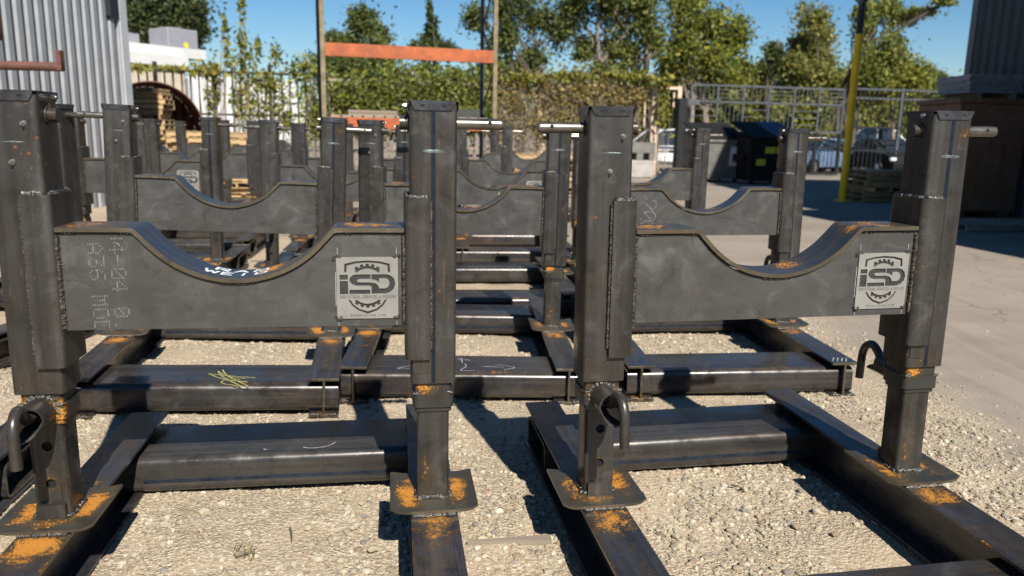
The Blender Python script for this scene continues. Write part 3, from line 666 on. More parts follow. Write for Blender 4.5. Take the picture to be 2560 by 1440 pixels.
X2, Y2, S2 = scatter(2600, 1.5, 4.6, 2.2, 8, .003, .011, lambda X, Y: (X > edge_x(Y) - .3) & (RNG.uniform(0, 1, len(X)) < np.exp(-np.maximum(0, X - edge_x(Y)) * 1.6)))
X = np.r_[X, X2]; Y = np.r_[Y, Y2]; S_ = np.r_[S_, S2]; n = len(X)
sx = S_[:, None, None] * RNG.uniform(.65, 1.25, (n, 1, 3)) * np.array([1, 1, .62]); jit = RNG.uniform(.78, 1.2, (n, 12, 1)); ang = RNG.uniform(0, 2 * np.pi, n)
lv = IV[None] * sx * jit; ca, sa = np.cos(ang)[:, None], np.sin(ang)[:, None]
zz = gz(X, Y) + ((vnoise(X, Y, .5, 1) - .5) * .026 + (vnoise(X, Y, .17, 2) - .5) * .012) + S_ * .15
V = np.stack([lv[..., 0] * ca - lv[..., 1] * sa + X[:, None], lv[..., 0] * sa + lv[..., 1] * ca + Y[:, None], lv[..., 2] + zz[:, None]], -1).reshape(-1, 3)
F = (IF[None] + (np.arange(n) * 12)[:, None, None]).reshape(-1, 3)
ci = RNG.choice(len(PAL), n, p=[.15, .13, .15, .06, .13, .08, .05, .04, .10, .11]); C = np.repeat(np.clip(PAL[ci] * RNG.uniform(.72, 1.28, (n, 1)), 0, .8), 12, 0)
link('loose_gravel', npmesh('loose_gravel', V, F, M['stone'], False, C), kind='stuff', label='small pale limestone gravel lying loose between the stands', cat='gravel')
big = [(750, 985, .045), (800, 985, .028), (700, 960, .03), (905, 1268, .02), (770, 1330, .022), (620, 1345, .026), (930, 1385, .025), (445, 1240, .03), (510, 1290, .026), (1760, 1010, .012), (1860, 1235, .022), (1690, 1350, .022), (1745, 1180, .02),
       (2000, 1240, .018), (2040, 1290, .022), (1990, 1330, .024), (2085, 1350, .018), (1240, 1300, .02), (1215, 1240, .022), (1190, 1320, .016), (1265, 1205, .014), (2290, 1040, .016), (2450, 1180, .02), (2500, 1150, .014), (2420, 1100, .012), (560, 880, .02), (610, 870, .018),
       (690, 900, .018), (500, 890, .016), (1830, 1340, .03), (1700, 1240, .02), (1950, 1400, .02), (880, 1330, .018), (720, 1400, .02), (340, 1400, .022), (420, 1340, .02), (660, 1290, .016), (2360, 1010, .012)]
for k, (u, vv, s) in enumerate(big):
    r_ = px(u, 1.0, vv); d = r_ - Vector((0, 0, CAM_H)); q = Vector((0, 0, CAM_H)) + d * (-CAM_H / d.z)
    me = npmesh('stone', IV * np.array([s, s * .8, s * .5]) * RNG.uniform(.75, 1.2, (12, 3)), IF, M['stone'], False, np.repeat(PAL[RNG.choice(9)][None], 12, 0))
    link('stone', me, ground, (q.x, q.y, float(gz(q.x, q.y)) + s * .25), (0, 0, random.random() * 6))

# ------------------------------------------------------------------ the stands
M['recess'] = plain('recess_shade_colour', (.034, .033, .031), .5, .3, .3, 12)
build_stand_meshes(); G['nameplate'] = nameplate_mesh()
m = MB()
for cx, cz in ((.309, 1.098), (.503, 1.098), (.309, .898), (.503, .898)):
    for k in range(5): m.blob((cx + random.uniform(-.012, .012), -.0775, cz + random.uniform(-.007, .007)), .0055, (1.1, .8, .8))
G['np_tack'] = m.mesh('tack_weld', M['bead'])
m = MB(); m.box(.312, .500, -.0739, -.0732, .902, 1.094); G['np_back'] = m.mesh('recess_shade_sheet', M['recess'], 0)  # dark sheet added behind the cut-outs; its colour deepens their shade
ST = [stand(s[0], *s[1:6], detail=s[6], plate=s[7]) for s in SPEC]

# marks: dotted stencils, marker text, chalk
STL1 = [(-0.436,1.142),(-0.429,1.142),(-0.422,1.143),(-0.415,1.143),(-0.408,1.144),(-0.423,1.142),(-0.423,1.137),(-0.423,1.131),(-0.423,1.126),(-0.423,1.12),(-0.424,1.115),(-0.402,1.136),(-0.395,1.13),(-0.402,1.122),(-0.437,1.115),(-0.43,1.115),(-0.423,1.115),(-0.416,1.115),(-0.409,1.115),(-0.431,1.1),(-0.436,1.095),(-0.437,1.095),(-0.437,1.089),(-0.437,1.083),(-0.437,1.078),(-0.431,1.073),(-0.423,1.074),(-0.416,1.09),(-0.416,1.086),(-0.415,1.081),(-0.409,1.081),(-0.403,1.077),(-0.396,1.075),(-0.394,1.104),(-0.395,1.098),(-0.395,1.092),(-0.395,1.087),(-0.395,1.081),(-0.395,1.075),(-0.436,1.054),(-0.437,1.038),(-0.431,1.06),(-0.42,1.061),(-0.409,1.061),(-0.416,1.062),(-0.416,1.056),(-0.416,1.051),(-0.416,1.046),(-0.416,1.04),(-0.402,1.056),(-0.394,1.049),(-0.394,1.048),(-0.395,1.043),(-0.395,1.038),(-0.395,1.033),(-0.431,1.032),(-0.423,1.032),(-0.437,0.978),(-0.43,0.979),(-0.422,0.979),(-0.415,0.979),(-0.408,0.979),(-0.401,0.98),(-0.394,0.98),(-0.402,0.976),(-0.402,0.969),(-0.415,0.965),(-0.408,0.966),(-0.402,0.962),(-0.401,0.955),(-0.437,0.951),(-0.43,0.951),(-0.422,0.951),(-0.415,0.951),(-0.408,0.952),(-0.401,0.952),(-0.394,0.952),(-0.43,0.937),(-0.423,0.937),(-0.416,0.937),(-0.409,0.937),(-0.402,0.938),(-0.437,0.931),(-0.437,0.926),(-0.437,0.921),(-0.437,0.915),(-0.395,0.933),(-0.395,0.928),(-0.395,0.922),(-0.394,0.917),(-0.43,0.909),(-0.423,0.91),(-0.416,0.91),(-0.409,0.91),(-0.402,0.91),(-0.43,0.896),(-0.423,0.897),(-0.416,0.897),(-0.409,0.897),(-0.402,0.897),(-0.436,0.898),(-0.436,0.892),(-0.436,0.887),(-0.437,0.881),(-0.394,0.899),(-0.394,0.892),(-0.394,0.885),(-0.395,0.878),(-0.367,1.16),(-0.36,1.16),(-0.353,1.16),(-0.345,1.16),(-0.338,1.16),(-0.36,1.147),(-0.36,1.136),(-0.361,1.126),(-0.361,1.115),(-0.353,1.146),(-0.349,1.143),(-0.346,1.139),(-0.374,1.125),(-0.366,1.125),(-0.358,1.125),(-0.35,1.126),(-0.342,1.126),(-0.333,1.126),(-0.339,1.133),(-0.339,1.128),(-0.339,1.124),(-0.354,1.106),(-0.354,1.101),(-0.354,1.096),(-0.354,1.091),(-0.354,1.086),(-0.354,1.081),(-0.354,1.076),(-0.366,1.064),(-0.36,1.064),(-0.353,1.064),(-0.346,1.065),(-0.339,1.065),(-0.333,1.058),(-0.333,1.053),(-0.334,1.047),(-0.374,1.058),(-0.374,1.054),(-0.374,1.049),(-0.375,1.044),(-0.375,1.04),(-0.361,1.056),(-0.356,1.052),(-0.352,1.047),(-0.347,1.043),(-0.369,1.036),(-0.361,1.036),(-0.354,1.036),(-0.346,1.037),(-0.339,1.037),(-0.361,1.024),(-0.361,1.019),(-0.361,1.015),(-0.361,1.01),(-0.361,1.005),(-0.361,1.001),(-0.361,0.996),(-0.354,1.024),(-0.347,1.017),(-0.375,1.001),(-0.368,1.001),(-0.361,1.002),(-0.354,1.002),(-0.347,1.002),(-0.34,1.003),(-0.333,1.003),(-0.339,1.01),(-0.339,1.001),(-0.368,0.939),(-0.361,0.939),(-0.353,0.94),(-0.346,0.94),(-0.339,0.941),(-0.375,0.934),(-0.375,0.929),(-0.375,0.924),(-0.375,0.919),(-0.333,0.936),(-0.333,0.931),(-0.333,0.926),(-0.333,0.922),(-0.361,0.937),(-0.357,0.932),(-0.352,0.927),(-0.348,0.922),(-0.368,0.912),(-0.36,0.913),(-0.353,0.913),(-0.346,0.913),(-0.339,0.914),(-0.375,0.885)]
STR2 = [(-0.426,1.137),(-0.421,1.135),(-0.416,1.132),(-0.411,1.129),(-0.41,1.125),(-0.412,1.119),(-0.449,1.091),(-0.434,1.092),(-0.418,1.093),(-0.418,1.092),(-0.413,1.087),(-0.408,1.082),(-0.403,1.078),(-0.398,1.073),(-0.393,1.068),(-0.387,1.063),(-0.382,1.058),(-0.377,1.053),(-0.372,1.049),(-0.365,1.05),(-0.358,1.051),(-0.35,1.056),(-0.344,1.063),(-0.343,1.071),(-0.343,1.08),(-0.343,1.09),(-0.343,1.099),(-0.348,1.104),(-0.354,1.107),(-0.36,1.109),(-0.366,1.111),(-0.426,1.032),(-0.419,1.032),(-0.411,1.033),(-0.403,1.033),(-0.395,1.034),(-0.388,1.034),(-0.38,1.035),(-0.372,1.034),(-0.364,1.035),(-0.422,1.028),(-0.418,1.024),(-0.414,1.02),(-0.41,1.016),(-0.406,1.012),(-0.402,1.008),(-0.398,1.003),(-0.394,0.999),(-0.39,0.995),(-0.386,0.991),(-0.382,0.987),(-0.378,0.983),(-0.374,0.977),(-0.37,0.973),(-0.362,1.033),(-0.358,1.028),(-0.354,1.024),(-0.35,1.019),(-0.346,1.015),(-0.344,1.015),(-0.344,1.009),(-0.344,1.004),(-0.344,0.999),(-0.344,0.994),(-0.35,0.987),(-0.355,0.982),(-0.359,0.977),(-0.364,0.972),(-0.423,0.97),(-0.416,0.97),(-0.408,0.971),(-0.401,0.971),(-0.394,0.971),(-0.386,0.971),(-0.379,0.971),(-0.371,0.971),(-0.364,0.971),(-0.367,0.961),(-0.361,0.956),(-0.355,0.952),(-0.349,0.948),(-0.343,0.944),(-0.45,0.989),(-0.442,0.98),(-0.451,0.944),(-0.449,0.952),(-0.442,0.955),(-0.433,0.955),(-0.426,0.949),(-0.419,0.943)]
CKM2 = [[(-0.301,-0.787),(-0.379,-0.853),(-0.297,-0.846)],[(-0.027,-0.654),(-0.008,-0.636),(0.047,-0.672)],[(-0.006,-0.636),(0.002,-0.719)],[(0.012,-0.748),(0.022,-0.759),(0.019,-0.81),(-0.008,-0.876),(0.075,-0.871)],[(0.089,-0.871),(0.093,-0.871)],[(0.114,-0.801),(0.173,-0.797),(0.246,-0.808)],[(0.203,-0.756),(0.259,-0.771),(0.312,-0.813),(0.246,-0.855)]]
CKL2 = [[(0.053,-0.665),(0.085,-0.752),(0.143,-0.845),(0.228,-0.955),(0.18,-0.949),(0.119,-0.926),(0.089,-0.903),(0.085,-0.877),(0.095,-0.859)],[(0.072,-0.753),(0.034,-0.694),(0.062,-0.769),(0.097,-0.827),(0.129,-0.87),(0.188,-0.95)],[(0.249,-0.813),(0.115,-0.783),(0.007,-0.745),(0.001,-0.751),(0.063,-0.816),(0.121,-0.862)],[(0.2,-0.826),(0.099,-0.8)],[(0.173,-0.843),(0.122,-0.827)],[(0.218,-0.886),(0.117,-0.855)]]
def dots(pts, r, mat, rz=1.5):
    m = MB()
    for x, z in pts: m.prism([(x + r * math.cos(t), z + r * rz * math.sin(t)) for t in np.linspace(0, 2 * math.pi, 8)[:-1]], -.0737, -.0729, 'y')
    return m.mesh('stencil_dots', mat, 0)
link('stencil_dots', dots(STL1, .0018, M['chalkd']), ST[0][1])['label'] = 'faded white dotted stencil characters turned on their side'
link('stencil_dots', dots(STR2, .0032, M['chalkd'], 1.1), ST[4][1])['label'] = 'large dotted white stencil figures'
def strokes(paths, z, r, mat, name='chalk_mark'):
    m = MB()
    for p in paths:
        pts = [Vector((x, y, z)) for x, y in p]; sm_ = []
        for i in range(len(pts) - 1):
            P = [pts[max(i - 1, 0)], pts[i], pts[i + 1], pts[min(i + 2, len(pts) - 1)]]
            for k in range(5):
                t = k / 5; sm_.append(.5 * ((2 * P[1]) + (P[2] - P[0]) * t + (2 * P[0] - 5 * P[1] + 4 * P[2] - P[3]) * t * t + (3 * P[1] - P[0] - 3 * P[2] + P[3]) * t ** 3))
        sm_.append(pts[-1])
        vs = []; fs = []
        for i, q in enumerate(sm_):
            d = sm_[min(i + 1, len(sm_) - 1)] - sm_[max(i - 1, 0)]; nrm = Vector((-d.y, d.x, 0)); nrm = nrm.normalized() * r * random.uniform(.6, 1.3) if nrm.length > 0 else Vector((r, 0, 0)); vs += [q + nrm, q - nrm]
        fs = [(2 * i, 2 * i + 1, 2 * i + 3, 2 * i + 2) for i in range(len(sm_) - 1)]; m.add(vs, fs)
    return m.mesh(name, mat, 0)
def child_of(si, name, me, label=None, near=True):
    o = link(name, me, ST[si][0])
    if label: o['label'] = label
    return o
child_of(3, 'chalk_mark', strokes(CKM2, .1727, .0028, M['chalkw']), 'white chalk arrows and figure 2 on the front tube')
child_of(2, 'chalk_mark', strokes(CKL2, .1727, .0030, M['chalky']), 'yellow chalk scribble on the front tube')
child_of(0, 'chalk_mark', strokes([[(.10, .60), (.14, .585), (.20, .60), (.235, .64)], [(-.06, .60), (-.055, .59), (-.045, .59)]], .1727, .0022, M['chalkw']))
child_of(4, 'chalk_mark', strokes([[(.56, -.93), (.60, -.86)], [(.585, -.935), (.625, -.865)], [(.61, -.94), (.65, -.87)], [(.635, -.945), (.672, -.875)]], .2177, .0026, M['chalkw']), 'four white tally strokes on the right beam')
def xz_strokes(paths, mat, r=.004):
    m = MB()
    for p in paths:
        for (x0, z0), (x1, z1) in zip(p[:-1], p[1:]):
            d = Vector((x1 - x0, 0, z1 - z0)); nn = Vector((-d.z, 0, d.x)).normalized() * r; a = Vector((x0, -.0738, z0)); b = Vector((x1, -.0738, z1)); m.add([a + nn, a - nn, b - nn, b + nn], [(0, 1, 2, 3)])
    return m.mesh('chalk_mark', mat, 0)
link('chalk_mark', xz_strokes([[(.06, .99), (.04, .93), (.02, .925), (.08, .935)], [(.10, .985), (.075, .93)], [(.13, .99), (.11, .935)], [(.08, .955), (.13, .965)], [(.17, 1.0), (.15, .935)], [(.14, .985), (.23, .995)]], M['chalky']), ST[9][1])['label'] = 'yellow chalk letters'
# thin scribe lines where the nameplates were laid out
for si in (0, 1):
    m = MB()
    for x in (.312, .500):
        for z0, z1 in ((.872, .886), (1.108, 1.130)): m.box(x - .0007, x + .0007, -.0738, -.0729, z0, z1)
    m.box(.3035, .3052, -.0738, -.0729, .94, 1.05)
    link('scribe_line', m.mesh('scribe_line', M['chalkw'], 0), ST[si][1])
# marker text on the saddle flange of the nearest stand
FONT = {'R': [[(0, 0), (0, 1), (.7, 1), (.8, .75), (.7, .5), (0, .5)], [(.3, .5), (.8, 0)]], 'A': [[(0, 0), (.4, 1), (.8, 0)], [(.15, .4), (.65, .4)]], 'M': [[(0, 0), (.1, 1), (.45, .35), (.8, 1), (.9, 0)]],
        'W': [[(0, 1), (.2, 0), (.45, .7), (.7, 0), (.9, 1)]], 'E': [[(.7, 1), (0, 1), (0, 0), (.7, 0)], [(0, .5), (.55, .5)]], 'I': [[(.3, 1), (.3, 0)]], 'D': [[(0, 0), (0, 1), (.5, 1), (.8, .6), (.7, .2), (.4, 0), (0, 0)]]}
m = MB()
for txt, x0, y0, cw, chh in (('RAM', -.085, .022, .048, .038), ('WEID', -.110, -.034, .042, .038)):
    for i, chx in enumerate(txt):
        for p in FONT[chx]:
            for (a, b), (c_, d_) in zip(p[:-1], p[1:]):
                A0 = Vector((x0 + (i * 1.25 + a) * cw, y0 + b * chh)); B0 = Vector((x0 + (i * 1.25 + c_) * cw, y0 + d_ * chh)); dd = (B0 - A0); L_ = max(dd.length, 1e-6); nn = Vector((-dd.y, dd.x)) / L_ * .0042; ee = dd / L_ * .003
                for k in range(3):
                    q0 = (A0 - ee).lerp(B0 + ee, k / 3); q1 = (A0 - ee).lerp(B0 + ee, (k + 1) / 3)
                    m.add([(p_.x, p_.y, fz(p_.x) + .0012) for p_ in (q0 + nn, q0 - nn, q1 - nn, q1 + nn)], [(0, 1, 2, 3)])
link('marker_text', m.mesh('marker_text', M['white'], 0), ST[0][2])['label'] = 'white hand-painted letters RAM WEID'
# ------------------------------------------------------------------ background materials
M['galv'] = plain('galvanised_sheet', (.30, .31, .32), .45, .35, .12, 2.5)
M['trim'] = plain('pale_corner_trim', (.40, .41, .42), .5, .1, .08, 2)
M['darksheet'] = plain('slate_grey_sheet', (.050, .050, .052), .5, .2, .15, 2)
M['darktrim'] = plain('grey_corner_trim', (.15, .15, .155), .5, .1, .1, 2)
M['roof'] = plain('grey_roof_sheet', (.30, .31, .32), .6, .1, .1, 2)
M['whitewall'] = plain('white_render', (.48, .48, .465), .8, 0, .07, 1.2)
M['tanwall'] = plain('cream_block_wall', (.44, .38, .29), .85, 0, .14, 1.6)
M['acgrey'] = plain('ac_unit_grey', (.24, .235, .255), .6, .1, .06, 3)
M['rustbox'] = steel('rusty_container_steel', (.22, .125, .075), (.13, .08, .05), (.30, .12, .04), .1, (.6, .8), (2, 2, .3), 5, hot=[((0, 0, 0), (30, 3, .42), .30), ((0, 0, 2.3), (30, 3, .16), .42)], rust=(.30, .12, .035))
M['pipebrown'] = plain('brown_primed_pipe', (.150, .075, .055), .75, 0, .25, 2)
M['orange'] = steel('orange_rack_paint', (.37, .088, .018), (.30, .066, .014), (.13, .034, .012), 0, (.5, .7), (.3, 3, 3), 5)
M['upright'] = plain('weathered_rack_upright', (.17, .135, .075), .7, .1, .35, 8)
M['uprightd'] = plain('dark_rack_upright', (.055, .058, .055), .6, .2, .3, 8)
M['rustarm'] = plain('rusty_arm', (.115, .05, .035), .75, .1, .35, 9)
M['yellow'] = plain('yellow_post_paint', (.80, .50, .006), .5, 0, .10, 5)
M['black'] = plain('black_paint', (.018, .019, .022), .5, .1, .25, 6)
M['blackm'] = plain('black_plastic', (.012, .0115, .011), .75, 0, .25, 6, 0, .15)
M['dgrey'] = plain('olive_grey_steel', (.14, .135, .12), .6, .1, .2, 4)
M['bluelid'] = plain('blue_plastic_lid', (.014, .036, .075), .5, 0, .15, 4)
M['sticker'] = plain('yellow_sticker', (.50, .48, .03), .6, 0, .2, 12)
M['sticker_w'] = plain('white_sticker', (.62, .58, .55), .6, 0, .1, 12)
M['sticker_r'] = plain('red_print', (.45, .09, .06), .6, 0, .1, 12)
M['gate'] = plain('silver_gate_paint', (.085, .092, .10), .5, .3, .2, 6)
M['picket'] = plain('dark_picket_paint', (.014, .014, .016), .5, .1, .3, 6)
M['timberpost'] = plain('pale_timber', (.52, .40, .29), .85, 0, .22, 6)
M['carwhite'] = plain('white_car_paint', (.60, .62, .64), .25, 0, .02, 2, 0, .6)
M['carblue'] = plain('slate_blue_car_paint', (.16, .24, .36), .25, .3, .02, 2, 0, .6)
M['glass'] = plain('dark_car_glass', (.02, .028, .035), .08, 0, .02, 2, 0, .8)
M['tyre'] = plain('tyre_rubber', (.02, .02, .02), .8, 0, .2, 8)
M['rim'] = plain('alloy_rim', (.45, .46, .48), .35, .8, .1, 8)
M['lamp'] = plain('clear_lamp', (.7, .72, .75), .15, .2, .05, 8)
M['conc'] = plain('weathered_concrete', (.30, .28, .25), .9, 0, .2, 4)
M['wrap'] = plain('wrapped_sheet_bundle', (.24, .25, .27), .45, .2, .35, 7)
M['bark'] = plain('grey_bark', (.19, .155, .12), .9, 0, .35, 6)
M['barkd'] = plain('dark_bark', (.085, .068, .055), .9, 0, .35, 6)
def wood(name, a, b):
    t = NT(name); v = t.coord(); n = t.noise(t.vmul(v, (1, 7, 7)), 5, 4); oi = t.n('ShaderNodeObjectInfo')
    col = t.mix(t.rng(n, .3, .7), a, b); col = t.mix(t.rng(oi.outputs['Random'], 0, 1, 0, .55), col, tuple(q * .45 for q in a)); return t.fin(col, .85, 0, .25)
M['wood'] = wood('pallet_wood', (.50, .34, .17), (.38, .27, .15)); M['woodg'] = wood('grey_pallet_wood', (.30, .24, .18), (.22, .18, .14))
def leafmat(name):
    t = NT(name); a = t.n('ShaderNodeVertexColor', layer_name='Col'); t.fin(a.outputs[0], .55, 0, .3)
    tr = t.n('ShaderNodeBsdfTranslucent'); t.l(a.outputs[0], tr.inputs[0]); mx = t.n('ShaderNodeMixShader'); mx.inputs[0].default_value = .38
    t.l(t.b.outputs[0], mx.inputs[1]); t.l(tr.outputs[0], mx.inputs[2]); t.l(mx.outputs[0], t.out.inputs[0]); return t.mat
M['leaf'] = leafmat('leaf')

def fy(x): return 28.5 + .22 * x
def fpt(u, v=337, dy=0):
    Y = 28.5
    for _ in range(12): q = px(u, Y, v); Y = fy(q.x) + dy
    return px(u, Y, v)

# ------------------------------------------------------------------ corrugated walls and buildings
def corr_panel(w, h, pitch, d, mat, name='wall_panel'):
    m = MB(); n = max(1, round(w / pitch)); p = w / n; prof = []
    for i in range(n): x = i * p; prof += [(x, 0), (x + p * .30, 0), (x + p * .42, d), (x + p * .88, d)]
    prof.append((w, 0)); N = len(prof)
    m.add([(x, -y, 0) for x, y in prof] + [(x, -y, h) for x, y in prof], [(i, i + 1, N + i + 1, N + i) for i in range(N - 1)])
    return m.mesh(name, mat, 0)
def building(name, label, p0, p1, h, depth, mat, trim, pitch=.27, d=.045, panel=.95, cat='building', back=True):
    """front wall runs p0->p1 (outward normal to the right-hand side of travel), depth goes inward"""
    p0, p1 = Vector((*p0, 0)), Vector((*p1, 0)); L = (p1 - p0).length; a = math.atan2(p1.y - p0.y, p1.x - p0.x)
    r = empty(name, p0, a, label, cat); n = round(L / panel); pw = L / n; me = corr_panel(pw, h, pitch, d, mat)
    for i in range(n): link('wall_panel', me, r, (i * pw, 0, 0))
    m = MB(); m.box(0, L, .02, depth, -.05, h - .05); link('wall_core', m.mesh('wall_core', mat, 0), r)
    m = MB(); m.box(-.15, L + .15, -.15, depth + .15, h, h + .18); link('roof', m.mesh('roof', M['roof'], 0), r)
    for x in (0, L):
        m = MB(); m.box(x - .11, x + .11, -d - .025, .12, 0, h - .01); link('corner_trim', m.mesh('corner_trim', trim, 0), r)
    return r
building('corrugated_building', 'pale grey corrugated metal building at the left edge of the yard', (-8.9, 4.0), (-7.66, 15.6), 7.2, 9, M['galv'], M['trim'], .27, .085)
cx = px(2404, 18.0)
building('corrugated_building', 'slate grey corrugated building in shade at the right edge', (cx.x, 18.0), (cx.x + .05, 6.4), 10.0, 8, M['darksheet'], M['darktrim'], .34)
sh = empty('shadow_block', (7.75, 10.0, 0), math.atan2(-7.9, 1.6), 'tall grey block added just right of the view to shade the yard', 'shadow caster')  # unseen block, added and sized to cast the shadow across the yard
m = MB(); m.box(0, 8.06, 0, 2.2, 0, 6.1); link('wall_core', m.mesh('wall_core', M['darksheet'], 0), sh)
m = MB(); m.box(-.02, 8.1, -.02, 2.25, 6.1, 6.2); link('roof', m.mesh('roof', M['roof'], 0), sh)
wl = px(252, 15.3, 18); o = empty('wall_lamp', (wl.x + .1, wl.y, wl.z), 0, 'dark lamp box high on the corrugated wall corner', 'lamp')
m = MB(); m.bbox(-.12, .16, -.18, .18, -.2, .22, .03); link('lamp_housing', m.mesh('lamp_housing', M['black'], 0), o); m = MB(); m.cyl((-.2, 0, .0), (-.1, 0, 0), .04); link('bracket', m.mesh('bracket', M['black']), o)

# white flat-roofed building beyond the fence, with roof units
q0 = px(255, 36); q1 = px(538, 41)
wb = empty('flat_roofed_building', (q0.x, q0.y, 0), math.atan2(q1.y - q0.y, q1.x - q0.x), 'white flat-roofed building with cream wall beyond the left fence', 'building')
L = (q1 - q0).length; zt = px(255, 36, 93).z; zc = px(255, 36, 134).z; ze = px(255, 36, 150).z
m = MB(); m.box(0, L * .74, .0, 9, 0, ze); m.box(L * .7, L - .35, 3.0, 9, 0, ze + .6); link('wall', m.mesh('wall', M['tanwall'], 0), wb)
m = MB(); m.box(-.3, L, .4, 9.4, ze + .5, zt); link('parapet', m.mesh('parapet', M['whitewall'], 0), wb)
m = MB(); m.box(-.6, L * .75, -.28, 9.2, ze, ze + .5); link('eave', m.mesh('eave', M['whitewall'], 0), wb)
for k in range(7): m = MB(); m.box(k * L * .1 + .3, k * L * .1 + .34, -.02, .02, .2, ze - .05); link('pilaster', m.mesh('pilaster', M['tanwall'], 0), wb)
for (u0, u1, vt, lab) in ((405, 492, 74, 'large grey air-conditioning unit with a yellow sticker on the white roof'), (283, 338, 86, 'low pale air-conditioning unit at the left of the white roof')):
    a, b = px(u0, 39, vt), px(u1, 39, vt); o = empty('roof_unit', (a.x, 39.6, zt - .1), wb.rotation_euler.z, lab, 'air conditioner', 'units on the white roof'); W_ = b.x - a.x
    m = MB(); m.bbox(0, W_, 0, 1.6, .1, a.z - zt + .3, .04); link('casing', m.mesh('casing', M['acgrey'], 0), o)
    m = MB(); m.box(0, W_, .05, 1.5, 0, .1); link('curb', m.mesh('curb', M['galv'], 0), o)
    m = MB(); m.cyl((W_ / 2, .8, a.z - zt + .3), (W_ / 2, .8, a.z - zt + .38), .5, n=16); link('fan_grille', m.mesh('fan_grille', M['dgrey']), o)
    if u0 == 405: m = MB(); m.cyl((W_ * .58, -.012, .25), (W_ * .58, -.002, .25), .14, n=14); link('sticker', m.mesh('sticker', M['sticker']), o)
a, b = px(478, 32.6), px(748, 34.5)
o = empty('white_trailer', (a.x, a.y, 0), math.atan2(b.y - a.y, b.x - a.x), 'white box trailer glimpsed through the creepers on the left fence', 'trailer'); L = (b - a).length
m = MB(); m.bbox(0, L, 0, 2.4, .7, 3.5, .05); link('box_body', m.mesh('box_body', M['whitewall'], 0), o)
m = MB(); m.box(.1, L - .1, .2, 2.2, .5, .7); link('chassis', m.mesh('chassis', M['black'], 0), o)
for k in range(8): m = MB(); m.box(k * L / 8 + .1, k * L / 8 + .13, -.02, 0.02, .75, 3.45); link('side_rib', m.mesh('side_rib', M['galv'], 0), o)
for x in (L * .7, L * .82): m = MB(); m.cyl((x, -.05, .5), (x, .2, .5), .5, n=18); link('wheel', m.mesh('wheel', M['tyre']), o)

# ------------------------------------------------------------------ pallets
PAL_M = {}
def pal_mesh(key, dims):
    if key not in PAL_M:
        m = MB(); m.bbox(-dims[0] / 2, dims[0] / 2, -dims[1] / 2, dims[1] / 2, 0, dims[2], .004); PAL_M[key] = m.mesh('board', M['woodg' if key[0] == 'g' else 'wood'], 0)
    return PAL_M[key]
def pallet(x, y, z, rz, label, grey=False, group='pallets stacked in the yard'):
    g = 'g' if grey else 'w'; r = empty('pallet', (x, y, z), rz, label, 'pallet', group)
    for yy in (-.46, 0, .46): link('stringer', pal_mesh(g + 's', (1.2, .04, .09)), r, (0, yy, .018))
    for k in range(7): link('deck_board', pal_mesh(g + 'd', (.105, 1.0, .018)), r, (-.545 + k * .1817, 0, .1085))
    for k in range(4): link('bottom_board', pal_mesh(g + 'd', (.105, 1.0, .018)), r, (-.545 + k * .3633, 0, 0))
    return r
ORD = ['topmost', 'second from top', 'third from top', 'fourth from top', 'fifth from top', 'sixth from top', 'seventh from top', 'eighth from top', 'ninth from top', 'tenth from top', 'eleventh from top', '12th from top', '13th from top', '14th from top', '15th from top', '16th from top', '17th from top', '18th from top', '19th from top']
def stack(x, y, rz, n, what, grey=False, j=.05):
    for k in range(n):
        pallet(x + random.uniform(-j, j), y + random.uniform(-j, j), k * .1275, rz + random.uniform(-.07, .07) + (math.pi / 2 if (k * 7 + n) % 5 == 0 else 0), 'wooden pallet, %s of %s' % (ORD[n - 1 - k], what), grey if not isinstance(grey, str) else (k % 2 == 0))
p = px(366, 20.5); stack(p.x, p.y, .15, 19, 'the tall stack before the brown pipe', False, .06)
p = px(318, 19.4); stack(p.x, p.y, .5, 13, 'the stack beside the corrugated wall', False)
p = px(590, 16.8); stack(p.x, p.y, .2, 11, 'the stack left of the orange rack', False)
p = px(500, 17.6); stack(p.x, p.y, .15, 11, 'the stack at the foot of the brown pipe', False)
p = px(2196, 19.5); stack(p.x, p.y, .25, 6, 'the shaded stack behind the yellow pole', False)
p = px(1350, 18.6); stack(p.x, p.y, .1, 8, 'the lumber stack right of the rack', 'mix')
p = px(1440, 19.2); stack(p.x, p.y, .3, 8, 'the stack behind the second near stand', 'mix')
stack(8.25, 13.7, .2, 1, 'the low shaded pile before the rusty box', True)
stack(9.55, 13.9, .12, 1, 'the right-hand low shaded pile', True)
# ------------------------------------------------------------------ big brown pipe
p = px(386, 23.0); R_ = 1.38
o = empty('steel_pipe', (p.x, p.y, 0), .46, 'big brown steel pipe lying open-ended behind the pallets', 'pipe')
m = MB(); m.cyl((0, 0, R_), (0, 3.4, R_), R_, n=56, r_in=R_ - .025); link('pipe_wall', m.mesh('pipe_wall', M['pipebrown']), o)
m = MB(); m.cyl((0, 3.35, R_), (0, 3.38, R_), R_ - .03, n=40); link('end_plate', m.mesh('end_plate', M['pipebrown']), o)
